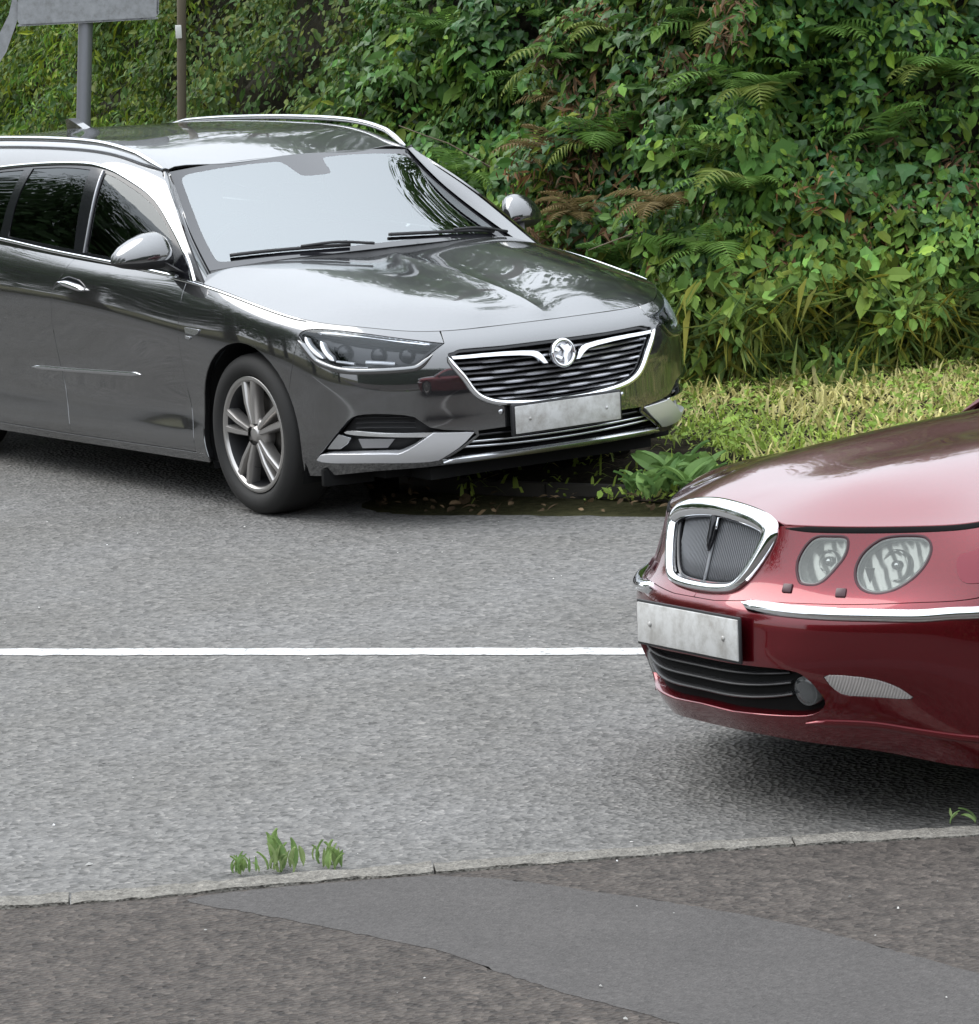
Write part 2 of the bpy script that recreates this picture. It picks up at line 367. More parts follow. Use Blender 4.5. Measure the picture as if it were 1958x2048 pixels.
    w=[[(-.45,0,.955),(-.66,0,1.08),(-.89,0,1.215),(-1.12,0,1.35)],
       [(-.48,-.28,.95),(-.69,-.27,1.075),(-.91,-.26,1.21),(-1.135,-.25,1.345)],
       [(-.55,-.52,.935),(-.75,-.48,1.06),(-.955,-.45,1.195),(-1.16,-.42,1.332)],
       [(-.66,-.73,.905),(-.85,-.67,1.04),(-1.02,-.62,1.175),(-1.18,-.585,1.302)]]
    screen=Net(w,sym=1)
    return dict(belt=belt,bonnet=bonnet,upper=upper,screen=screen)
# ------------------------------------------------------------------ trimmed panels on smooth surfaces
def inpoly(P, poly):
    x, y = P[:, 0], P[:, 1]; a = np.asarray(poly); b = np.roll(a, -1, 0); c = np.zeros(len(P), bool)
    for (x1, y1), (x2, y2) in zip(a, b):
        m = (y1 > y) != (y2 > y)
        if y1 != y2: c ^= m & (x < (x2-x1)*(y-y1)/(y2-y1)+x1)
    return c
def area(p): p = np.asarray(p); q = np.roll(p, -1, 0); return .5*np.sum(p[:, 0]*q[:, 1]-q[:, 0]*p[:, 1])
def resample(p, step):
    p = np.asarray(p, float); out = []
    for a, b in zip(p, np.roll(p, -1, 0)):
        l = np.linalg.norm(b-a)
        if l < 1e-7: continue
        n = max(1, int(math.ceil(l/step)))
        for k in range(n): out.append(a+(b-a)*k/n)
    return np.array(out)
def shrink(p, d):
    """move a closed outline inwards by d (outwards when negative)"""
    p = np.asarray(p, float); keep = np.linalg.norm(np.roll(p, -1, 0)-p, axis=1) > 1e-6; p = p[keep]
    s = 1 if area(p) > 0 else -1
    e = np.roll(p, -1, 0)-p; e /= np.linalg.norm(e, axis=1)[:, None]; n = np.stack([-e[:, 1], e[:, 0]], 1)*s
    m = n+np.roll(n, 1, 0); l = (m*m).sum(1)[:, None]
    return p+d*m*np.clip(2/np.maximum(l, .3), 0, 3)
def chaikin(p, it=2, sharp=()):
    p = [np.asarray(x, float) for x in p]; s = [i in sharp for i in range(len(p))]
    for _ in range(it):
        o = []; os_ = []; n = len(p)
        for i in range(n):
            if s[i]: o.append(p[i]); os_.append(True)
            else:
                o += [.75*p[i]+.25*p[i-1], .75*p[i]+.25*p[(i+1) % n]]; os_ += [False, False]
        p, s = o, os_
    return np.array(p)
def mirror_u(p): p = np.array(p, float)[::-1].copy(); p[:, 0] *= -1; return p
def trim(outer, holes=(), step=.03, extra=None):
    loops = [resample(outer, step)]+[resample(h, step) for h in holes]
    lo = loops[0].min(0); hi = loops[0].max(0)
    G = np.array(np.meshgrid(np.arange(lo[0], hi[0], step)+step*.37, np.arange(lo[1], hi[1], step)+step*.41)).reshape(2, -1).T
    m = inpoly(G, loops[0])
    for h in loops[1:]: m &= ~inpoly(G, h)
    G = G[m]
    Bd = np.concatenate(loops)
    if len(G):
        d = np.concatenate([((g[:, None]-Bd[None])**2).sum(2).min(1) for g in np.array_split(G, max(1, len(G)//400))])
        G = G[d > (.45*step)**2]
    if extra is not None:
        ex = np.asarray(extra); ex = ex[inpoly(ex, loops[0])]
        G = np.concatenate([G[np.abs(G[:, None]-ex[None]).sum(2).min(1) > .008], ex])
    allp = np.concatenate([Bd, G]) if len(G) else Bd
    ed = []; k = 0
    for l in loops:
        n = len(l); ed += [(k+i, k+(i+1) % n) for i in range(n)]; k += n
    vs_, _, fs, ov, _, _ = delaunay_2d_cdt([Vector(p) for p in allp.tolist()], ed, [], 0, 1e-7)
    uv = np.array([tuple(v) for v in vs_]); T = np.array([f for f in fs if len(f) == 3])
    c = uv[T].mean(1); m = inpoly(c, loops[0])
    for h in loops[1:]: m &= ~inpoly(c, h)
    T = T[m]
    mp = {}
    for j, l in enumerate(ov):
        for i in l: mp[i] = j
    li = []; k = 0
    for l in loops: li.append([mp[k+i] for i in range(len(l))]); k += len(l)
    return uv, T, li
def panel(name, surf, outer, mat, parent=None, holes=(), step=.03, off=0., depth=.014, flip=1, skirt_holes=True, extra=None):
    """trimmed piece of a smooth surface with turned-in edges"""
    uv, T, li = trim(outer, holes, step, extra)
    P = surf(uv[:, 0], uv[:, 1]); N = surf.nrm(uv[:, 0], uv[:, 1], flip); P = P+N*off
    g = np.cross(P[T[:, 1]]-P[T[:, 0]], P[T[:, 2]]-P[T[:, 0]]); w = (g*N[T].mean(1)).sum(1) < 0
    T[w] = T[w][:, ::-1]
    V = [P]; NN = [N]; F = [tuple(t) for t in T.tolist()]; k = len(P)
    if depth:
        for j, l in enumerate(li):
            if j and not skirt_holes: continue
            A = P[l]; n = N[l]; B = A-n*depth*.25; Cc = A-n*depth
            sgn = (1 if area(uv[l]) > 0 else -1)*(-1 if j else 1)
            e = np.roll(uv[l], -1, 0)-np.roll(uv[l], 1, 0); e /= np.linalg.norm(e, axis=1)[:, None]+1e-9
            ou = uv[l]+np.stack([e[:, 1], -e[:, 0]], 1)*sgn*-2e-3
            o2 = (A-n*off)-surf(ou[:, 0], ou[:, 1]); o2 /= np.linalg.norm(o2, axis=1)[:, None]+1e-6
            h = n*.7+o2*.7; h /= np.linalg.norm(h, axis=1)[:, None]
            m = len(l); V += [A, B+o2*.0008, Cc]; NN += [h, o2, o2]
            for i in range(m):
                i2 = (i+1) % m
                for a in (0, m):
                    f = (k+a+i, k+a+i2, k+a+m+i2, k+a+m+i)
                    F.append(f)
            k += 3*m
    V = np.concatenate(V); NN = np.concatenate(NN)
    # fix skirt winding
    F2 = F[:len(T)]
    for f in F[len(T):]:
        a, b, c = V[f[0]], V[f[1]], V[f[2]]
        F2.append(f if np.dot(np.cross(b-a, c-a), NN[f[0]]+NN[f[2]]) >= 0 else f[::-1])
    return obj(name, V, F2, mat, parent, normals=NN)
def line_on(surf, uv, n=6): return bez(uv, n)
def ribbon(name, surf, uv, width, height, mat, parent=None, off=0., flip=1, seg=6, taper=0., closed=False, base=.006):
    """raised moulding that follows a line on a surface"""
    uv = np.asarray(uv, float); P = surf(uv[:, 0], uv[:, 1]); N = surf.nrm(uv[:, 0], uv[:, 1], flip); P = P+N*off
    T = np.gradient(P, axis=0) if not closed else np.roll(P, -1, 0)-np.roll(P, 1, 0); T /= np.linalg.norm(T, axis=1)[:, None]+1e-12
    S = np.cross(T, N); n = len(P); wd = np.broadcast_to(np.asarray(width, float), (n,)).copy()
    if taper:
        for k in range(n):
            d = min(k, n-1-k)/max(1, taper*n); wd[k] *= max(.08, min(1, d)**.6)
    prof = [(-.5, -base/ max(height, 1e-6))]+[(-.5*math.cos(math.pi*k/seg), math.sin(math.pi*k/seg)**.7) for k in range(seg+1)]+[(.5, -base/max(height, 1e-6))]
    m = len(prof); V = []; F = []
    for k in range(n):
        for a, b in prof: V.append(P[k]+S[k]*a*wd[k]+N[k]*b*height)
    for k in range(n if closed else n-1):
        k2 = (k+1) % n
        for i in range(m-1): F.append((k*m+i, k*m+i+1, k2*m+i+1, k2*m+i))
    if not closed: F += [tuple(range(m)), tuple((n-1)*m+i for i in range(m))[::-1]]
    bm = bmesh.new(); vs_ = [bm.verts.new(v) for v in V]
    for f in F:
        try: bm.faces.new([vs_[i] for i in f])
        except ValueError: pass
    return from_bm(name, bm, mat, parent)
def loft(name, secs, mat, parent=None, closed=True, caps=True):
    V = []; F = []; m = len(secs[0])
    for s in secs: V += list(s)
    for k in range(len(secs)-1):
        for i in range(m if closed else m-1): F.append((k*m+i, k*m+(i+1) % m, (k+1)*m+(i+1) % m, (k+1)*m+i))
    if caps: F += [tuple(range(m))[::-1], tuple((len(secs)-1)*m+i for i in range(m))]
    bm = bmesh.new(); vs_ = [bm.verts.new(v) for v in V]
    for f in F:
        try: bm.faces.new([vs_[i] for i in f])
        except ValueError: pass
    return from_bm(name, bm, mat, parent)
# ------------------------------------------------------------------ road, pavement, verge
rnd = random.Random(7); rg = np.random.default_rng(7)
def mat_asphalt(name, dark, light, warm, grain=95., bump=.6, speck=.7, patch=.35, rough=.85):
    m, t, b = nmat(name)
    tc = nd(t, 'ShaderNodeTexCoord')
    n1 = nd(t, 'ShaderNodeTexVoronoi', i_Scale=grain); n2 = nd(t, 'ShaderNodeTexNoise', i_Scale=grain*.35, i_Detail=4., i_Roughness=.65); n3 = nd(t, 'ShaderNodeTexNoise', i_Scale=.55, i_Detail=6., i_Roughness=.6); n4 = nd(t, 'ShaderNodeTexNoise', i_Scale=6., i_Detail=5., i_Roughness=.6)
    for n in (n1, n2, n3, n4): t.links.new(tc.outputs['Object'], n.inputs['Vector'])
    base = nd(t, 'ShaderNodeMix', data_type='RGBA'); base.inputs[6].default_value = (*dark, 1); base.inputs[7].default_value = (*light, 1)
    r1 = ramp(t, [(.30, (0, 0, 0)), (.72, (1, 1, 1))]); t.links.new(n2.outputs['Fac'], r1.inputs[0]); t.links.new(r1.outputs[0], base.inputs[0])
    # single pale and dark chippings
    hv = nd(t, 'ShaderNodeSeparateColor'); t.links.new(n1.outputs['Color'], hv.inputs[0])
    r2 = ramp(t, [(0, (.45, .45, .45)), (.25, (.85, .85, .85)), (.80, (1.1, 1.1, 1.1)), (.95, (1.3, 1.3, 1.3)), (1, (1.55, 1.52, 1.5))]); t.links.new(hv.outputs[0], r2.inputs[0])
    mul = nd(t, 'ShaderNodeMix', data_type='RGBA', blend_type='MULTIPLY'); mul.inputs[0].default_value = speck; t.links.new(base.outputs[2], mul.inputs[6]); t.links.new(r2.outputs[0], mul.inputs[7])
    r3 = ramp(t, [(.35, warm), (.65, (1.12, 1.12, 1.13))]); t.links.new(n3.outputs['Fac'], r3.inputs[0])
    m2 = nd(t, 'ShaderNodeMix', data_type='RGBA', blend_type='MULTIPLY'); m2.inputs[0].default_value = patch; t.links.new(mul.outputs[2], m2.inputs[6]); t.links.new(r3.outputs[0], m2.inputs[7])
    r4 = ramp(t, [(.30, (.82, .82, .82)), (.7, (1.1, 1.1, 1.1))]); t.links.new(n4.outputs['Fac'], r4.inputs[0])
    m3 = nd(t, 'ShaderNodeMix', data_type='RGBA', blend_type='MULTIPLY'); m3.inputs[0].default_value = .6; t.links.new(m2.outputs[2], m3.inputs[6]); t.links.new(r4.outputs[0], m3.inputs[7])
    t.links.new(m3.outputs[2], b.inputs['Base Color']); b.inputs['Roughness'].default_value = rough; b.inputs['Specular IOR Level'].default_value = .3
    ad = nd(t, 'ShaderNodeMath', operation='ADD'); mu = nd(t, 'ShaderNodeMath', operation='MULTIPLY'); mu.inputs[1].default_value = 1.5
    t.links.new(n1.outputs['Distance'], mu.inputs[0]); t.links.new(mu.outputs[0], ad.inputs[0]); t.links.new(n2.outputs['Fac'], ad.inputs[1])
    bu = nd(t, 'ShaderNodeBump', i_Strength=bump, i_Distance=.008); t.links.new(ad.outputs[0], bu.inputs['Height']); t.links.new(bu.outputs[0], b.inputs['Normal'])
    M[name] = m
mat_asphalt('road_asphalt', (.086, .0845, .082), (.166, .161, .153), (.80, .78, .74), grain=62., bump=.75, speck=.8, patch=.85)
mat_asphalt('footway_tarmac', (.035, .029, .0255), (.077, .066, .057), (.85, .80, .76), grain=60., bump=1., speck=.95)
mat_asphalt('patch_tarmac', (.047, .043, .0405), (.070, .065, .0615), (.9, .9, .92), grain=150., bump=.35, speck=.45)
mat_asphalt('kerb_concrete', (.105, .098, .086), (.215, .203, .180), (.8, .78, .74), grain=110., bump=.7, speck=.6, rough=.9)
def mat_line():
    m, t, b = nmat('line_paint'); tc = nd(t, 'ShaderNodeTexCoord'); n = nd(t, 'ShaderNodeTexNoise', i_Scale=45., i_Detail=6., i_Roughness=.7); t.links.new(tc.outputs['Object'], n.inputs['Vector'])
    r = ramp(t, [(.36, (.13, .128, .125)), (.47, (.42, .42, .41)), (.8, (.62, .62, .60))]); t.links.new(n.outputs['Fac'], r.inputs[0]); t.links.new(r.outputs[0], b.inputs['Base Color']); b.inputs['Roughness'].default_value = .6
    bu = nd(t, 'ShaderNodeBump', i_Strength=.4, i_Distance=.004); t.links.new(n.outputs['Fac'], bu.inputs['Height']); t.links.new(bu.outputs[0], b.inputs['Normal']); M['line_paint'] = m
mat_line()
def mat_soil(name, a, b_, c):
    m, t, b = nmat(name); tc = nd(t, 'ShaderNodeTexCoord'); n = nd(t, 'ShaderNodeTexNoise', i_Scale=22., i_Detail=7., i_Roughness=.7); n2 = nd(t, 'ShaderNodeTexNoise', i_Scale=2., i_Detail=4.)
    for x in (n, n2): t.links.new(tc.outputs['Object'], x.inputs['Vector'])
    r = ramp(t, [(.3, a), (.5, b_), (.75, c)]); t.links.new(n.outputs['Fac'], r.inputs[0]); t.links.new(r.outputs[0], b.inputs['Base Color']); b.inputs['Roughness'].default_value = .95; b.inputs['Specular IOR Level'].default_value = .15
    bu = nd(t, 'ShaderNodeBump', i_Strength=.9, i_Distance=.02); t.links.new(n.outputs['Fac'], bu.inputs['Height']); t.links.new(bu.outputs[0], b.inputs['Normal']); M[name] = m
mat_soil('soil', (.010, .008, .006), (.026, .021, .015), (.055, .045, .032))
mat_soil('verge_soil', (.030, .030, .012), (.065, .062, .026), (.10, .095, .045))
mat_soil('bank_soil', (.008, .008, .005), (.020, .019, .011), (.036, .032, .020))
# ground to the horizon
kind(obj('ground', [(-400, -400, -.03), (400, -400, -.03), (400, 400, -.03), (-400, 400, -.03)], [(0, 1, 2, 3)], 'verge_soil', smooth=False), 'structure')
# kerb line between road and footway (near side)
KN = np.array([(1.2, -11.6), (2.9, -8.8), (4.3, -6.4), (5.22, -4.79), (5.42, -4.42), (5.58, -4.08), (5.77, -3.73), (5.95, -3.38), (6.15, -3.03), (6.43, -2.60), (7.3, -1.2), (9.0, 1.6), (12.5, 7.3), (17, 14.6)])
kn = bez(KN, 6); tk = np.gradient(kn, axis=0); tk /= np.linalg.norm(tk, axis=1)[:, None]; nk = np.stack([-tk[:, 1], tk[:, 0]], 1)   # towards the road
# road surface
far_l = np.array([(-24, -1.5), (-12, 1.2), (-6, .55), (-2.4, .25), (-.9, .0), (-.2, -.22), (.25, -.52), (.55, -.47), (.95, -.19), (1.37, .09), (1.9, .52), (2.6, 1.12), (4.5, 2.8), (9, 6.9), (18, 15)])
fl = bez(far_l, 6); fl[:, :] += rg.normal(0, .012, fl.shape)
ro = [tuple(p) for p in fl]+[tuple(p) for p in (kn+nk*.02)[::-1]]
bm = bmesh.new(); bm.faces.new([bm.verts.new((x, y, 0)) for x, y in ro]); bmesh.ops.triangulate(bm, faces=bm.faces); road = kind(from_bm('road', bm, 'road_asphalt', smooth=False), 'structure')
# white line
d = np.array([.757, .654]); nn = np.array([-d[1], d[0]]); c = np.array([2.72, -2.32]); ts = np.arange(-9, 13.01, .05)
e1 = .057+rg.normal(0, .004, len(ts)); e2 = .057+rg.normal(0, .004, len(ts))
Vl = [(*(c+d*t+nn*a), .0025) for t, a in zip(ts, e1)]+[(*(c+d*t-nn*a), .0025) for t, a in zip(ts, e2)]; n = len(ts)
kind(obj('road_marking', Vl, [(i+n, i+n+1, i+1, i) for i in range(n-1)], 'line_paint', smooth=False), 'structure')
# footway
fw = [tuple(p) for p in kn]+[(40, 10), (40, -30), (-5, -30)]
bm = bmesh.new(); bm.faces.new([bm.verts.new((x, y, .058)) for x, y in fw]); bmesh.ops.triangulate(bm, faces=bm.faces); kind(from_bm('footway', bm, 'footway_tarmac', smooth=False), 'structure')
pt = [(5.47, -4.43), (5.66, -4.37), (5.84, -4.32), (6.09, -4.27), (6.34, -4.21), (6.56, -4.22), (6.79, -4.22), (7.01, -4.19), (7.22, -4.17), (7.8, -4.15), (8.6, -3.9), (8.4, -3.55), (7.8, -3.45), (7.37, -3.46), (7.06, -3.47), (6.7, -3.49), (6.32, -3.59), (5.94, -3.71), (5.79, -3.79)]
pt = np.array(pt); ins = np.linspace(0, 1, 8)[1:-1]
edge = np.array([kn[np.argmin(((kn-(pt[-1]*(1-a)+pt[0]*a))**2).sum(1))]+np.array([.012, -.007]) for a in ins])
pt = np.concatenate([pt, edge])
pr = resample(chaikin(pt, 2), .035); pr = pr+rg.normal(0, .0025, pr.shape)
bm = bmesh.new(); up_ = [bm.verts.new((x, y, .0594)) for x, y in pr]; dn_ = [bm.verts.new((x, y, .04)) for x, y in pr]; bm.faces.new(up_); n_ = len(pr)
for i in range(n_): bm.faces.new((up_[i], up_[(i+1) % n_], dn_[(i+1) % n_], dn_[i]))
bmesh.ops.triangulate(bm, faces=bm.faces); kind(from_bm('footway_patch', bm, 'patch_tarmac', smooth=False), 'structure')
# kerb stones
kerb = kind(empty('kerb'), 'structure')
sl = np.concatenate([[0], np.cumsum(np.linalg.norm(np.diff(kn, axis=0), axis=1))])
def kpos(s): return np.array([np.interp(s, sl, kn[:, 0]), np.interp(s, sl, kn[:, 1])]), np.array([np.interp(s, sl, nk[:, 0]), np.interp(s, sl, nk[:, 1])])
s0 = 5.0+.33
while s0 < sl[-1]-6:
    s1 = s0+.912; bm = bmesh.new(); rows = []
    zt = .064+rnd.uniform(-.003, .003); jo = rnd.uniform(-.003, .003)
    ss = np.linspace(s0, s1, 25)
    for k, s in enumerate(ss):
        p, q = kpos(s); a = p-q*.0; b_ = p+q*(.108+jo); w = lambda: rnd.gauss(0, .0040)
        ch = .010
        rows.append([bm.verts.new((*(a+q*w()), zt-.09)), bm.verts.new((*(a+q*(.002+w())), zt+w()*.4)), bm.verts.new((*(b_-q*(ch+abs(w()))), zt+w()*.4)), bm.verts.new((*(b_+q*w()), zt-ch)), bm.verts.new((*(b_+q*.004), -.03))])
    for k in range(24):
        for i in range(4): bm.faces.new((rows[k][i], rows[k+1][i], rows[k+1][i+1], rows[k][i+1]))
    bm.faces.new(rows[0]); bm.faces.new(rows[-1][::-1])
    from_bm('kerb_stone', bm, 'kerb_concrete', kerb, smooth=False); s0 = s1+.006
# verge: from the road edge up to the foot of the hedge
HB = np.array([(-26, 9.5), (-16, 5.2), (-9, 2.75), (-5.5, 2.0), (-3, 1.75), (-1.5, 1.72), (-.6, 1.85), (-.1, 2.35), (.35, 3.0), (1.1, 4.0), (2.4, 5.5), (6, 9.6), (14, 18)])
hb = bez(HB, 8); th_ = np.gradient(hb, axis=0); th_ /= np.linalg.norm(th_, axis=1)[:, None]; nh = np.stack([-th_[:, 1], th_[:, 0]], 1)     # into the bank
sh = np.concatenate([[0], np.cumsum(np.linalg.norm(np.diff(hb, axis=0), axis=1))])
def resamp(P, n):
    l = np.concatenate([[0], np.cumsum(np.linalg.norm(np.diff(P, axis=0), axis=1))]); s = np.linspace(0, l[-1], n); return np.stack([np.interp(s, l, P[:, 0]), np.interp(s, l, P[:, 1])], 1)
def hpos(s): return np.stack([np.interp(s, sh, hb[:, 0]), np.interp(s, sh, hb[:, 1])], -1), np.stack([np.interp(s, sh, nh[:, 0]), np.interp(s, sh, nh[:, 1])], -1)
NV = 160
sA = np.linspace(0, sh[-1], NV); G1, N1 = hpos(sA); G1 = G1+N1*.5
F1 = np.array([fl[np.argmin(((fl-g)**2).sum(1))] for g in G1]); F1 = np.stack([np.convolve(np.pad(F1[:, k], 3, 'edge'), np.ones(7)/7, 'valid') for k in (0, 1)], 1)
def verge_z(f): return .008+.05*np.minimum(1, f/.25)+.20*np.maximum(0, f-.25)/.75
rows = 14; Vv = []; 
for f in np.linspace(-.06, 1, rows):
    P = F1+(G1-F1)*f; z = verge_z(max(f, 0))+rg.normal(0, .006, NV)*(f > .05)-(.03 if f < 0 else 0)
    Vv += [(x, y, zz) for (x, y), zz in zip(P, np.broadcast_to(z, (NV,)))]
Fv = [(r*NV+i, r*NV+i+1, (r+1)*NV+i+1, (r+1)*NV+i) for r in range(rows-1) for i in range(NV-1)]
kind(obj('verge', Vv, Fv, 'soil'), 'structure')
# low concrete edging on the verge in front of the grey car
edg = kind(empty('edging_kerb'), 'structure')
ep = np.array([(-.25, -.03), (.1, .10), (.45, .25), (.85, .45), (1.25, .68), (1.7, 1.02)])
for a, b_ in zip(ep[:-1], ep[1:]):
    v = b_-a; l = np.linalg.norm(v); ang = math.atan2(v[1], v[0]); m_ = (a+b_)/2
    box('edging_stone', (m_[0], m_[1], -.005), (l-.008, .04, .07), 'shaded_kerb', edg, bevel=.006, rot=Matrix.Rotation(ang, 4, 'Z'))
# ------------------------------------------------------------------ shared car parts
def arch_pts(cx, cz, r, y, z0, n=26):
    a0 = math.asin(max(-1, (z0-cz)/r)); out = []
    for k in range(n+1):
        a = a0+(math.pi-2*a0)*k/n; out.append((cx+r*math.cos(a), y, cz+r*math.sin(a)))
    return out            # from the front foot over the top to the rear foot
def wheel(car, cx, y, cz, rad, rim, width, spokes, side, steer=0., phase=0.):
    """side=-1: outer face looks to -y"""
    piv = Matrix.Translation((cx, y, cz)) @ Matrix.Rotation(steer, 4, 'Z')
    w = bpy.data.objects.new('wheel', None); link(w, car); w.matrix_local = piv; w.empty_display_size = .1
    s = side; h = width/2
    prof = [(rim-.012, -h*.72*s), (rim+.006, -h*.80*s), (rim+.02, -h*.95*s), (rim+.045, -h*1.0*s), (rad-.035, -h*.97*s), (rad-.012, -h*.86*s), (rad-.003, -h*.70*s), (rad, -h*.4*s), (rad, 0), (rad, h*.4*s), (rad-.003, h*.70*s), (rad-.012, h*.86*s), (rad-.035, h*.97*s), (rim+.045, h*1.0*s), (rim+.02, h*.95*s), (rim+.006, h*.80*s), (rim-.012, h*.72*s)]
    V, F = lathe_data(prof, 64); obj('tyre', V, F, 'rubber', w)
    # side = -1 -> outer face at y = +h*side
    f = h*s
    V, F = lathe_data([(rim+.004, f*.86), (rim-.004, f*.90), (rim-.014, f*.86), (rim-.020, f*.78)], 64); r_ = obj('rim', V, F, 'alloy', w)
    V, F = lathe_data([(rim-.020, f*.78), (rim-.026, f*.60), (rim-.03, f*.3), (rim-.035, -f*.7)], 48); obj('barrel', V, F, 'alloy_dark', r_)
    bm = bmesh.new()
    for k in range(spokes):
        a = phase+2*math.pi*k/spokes
        for t in (-1, 1):
            p0 = a+t*.21; p1 = a+t*.165; r0, r1 = .045, rim-.012
            A = [(r0*math.cos(p0), r0*math.sin(p0)), (r1*math.cos(p1), r1*math.sin(p1))]
            d = Vector((A[1][0]-A[0][0], A[1][1]-A[0][1])).normalized(); nx = Vector((-d.y, d.x)); ws = (.024, .036)
            q = []
            for (c, wd, yo) in ((A[0], ws[0], .74), (((A[0][0]+A[1][0])/2, (A[0][1]+A[1][1])/2), (ws[0]+ws[1])/2, .80), (A[1], ws[1], .74)):
                for (sx, dy) in ((-1, .0), (-.55, .012), (.55, .012), (1, .0), (1, -.04), (-1, -.04)):
                    q.append(bm.verts.new((c[0]+nx.x*wd*.5*sx, f*yo+dy*s, c[1]+nx.y*wd*.5*sx)))
            for g in range(2):
                for i in range(6): bm.faces.new((q[g*6+i], q[g*6+(i+1) % 6], q[g*6+6+(i+1) % 6], q[g*6+6+i]))
    from_bm('spokes', bm, 'alloy', r_)
    V, F = lathe_data([(0, f*.83), (.022, f*.83), (.03, f*.80), (.034, f*.74), (.06, f*.72), (.068, f*.66), (.07, f*.3)], 40); obj('hub_cap', V, F, 'alloy', r_)
    V, F = lathe_data([(.07, f*.28), (.16, f*.28), (.162, f*.18), (.162, f*.1), (.07, f*.1)], 40); obj('brake_disc', V, F, 'disc', w)
    V, F = lathe_data([(0, -f*.2), (rim-.03, -f*.2)], 40); obj('wheel_back', V, F, 'under', w)
    return w
def seats(car, mat, xs, zs=.52):
    for x, ys in xs:
        for y in ys:
            t = bpy.data.objects.new('seat', None); link(t, car); t.location = (x, y, 0)
            box('cushion', (0.1, 0, zs-.08), (.5, .46, .16), mat, t, bevel=.05)
            box('backrest', (-.22, 0, zs+.22), (.14, .46, .58), mat, t, bevel=.05, rot=Matrix.Rotation(R(-14), 4, 'Y'))
            box('headrest', (-.33, 0, zs+.60), (.09, .26, .17), mat, t, bevel=.035, rot=Matrix.Rotation(R(-10), 4, 'Y'))
def shell(car, net, holes, off, vmax=None):
    U, V = net.U, net.V
    o = [(-U*.97, .0), (U*.97, .0), (U*.97, V-.006), (-U*.97, V-.006)]
    return panel('inner_shell', net, o, 'under', car, holes=holes, step=.09, off=-off, depth=0, flip=-1)

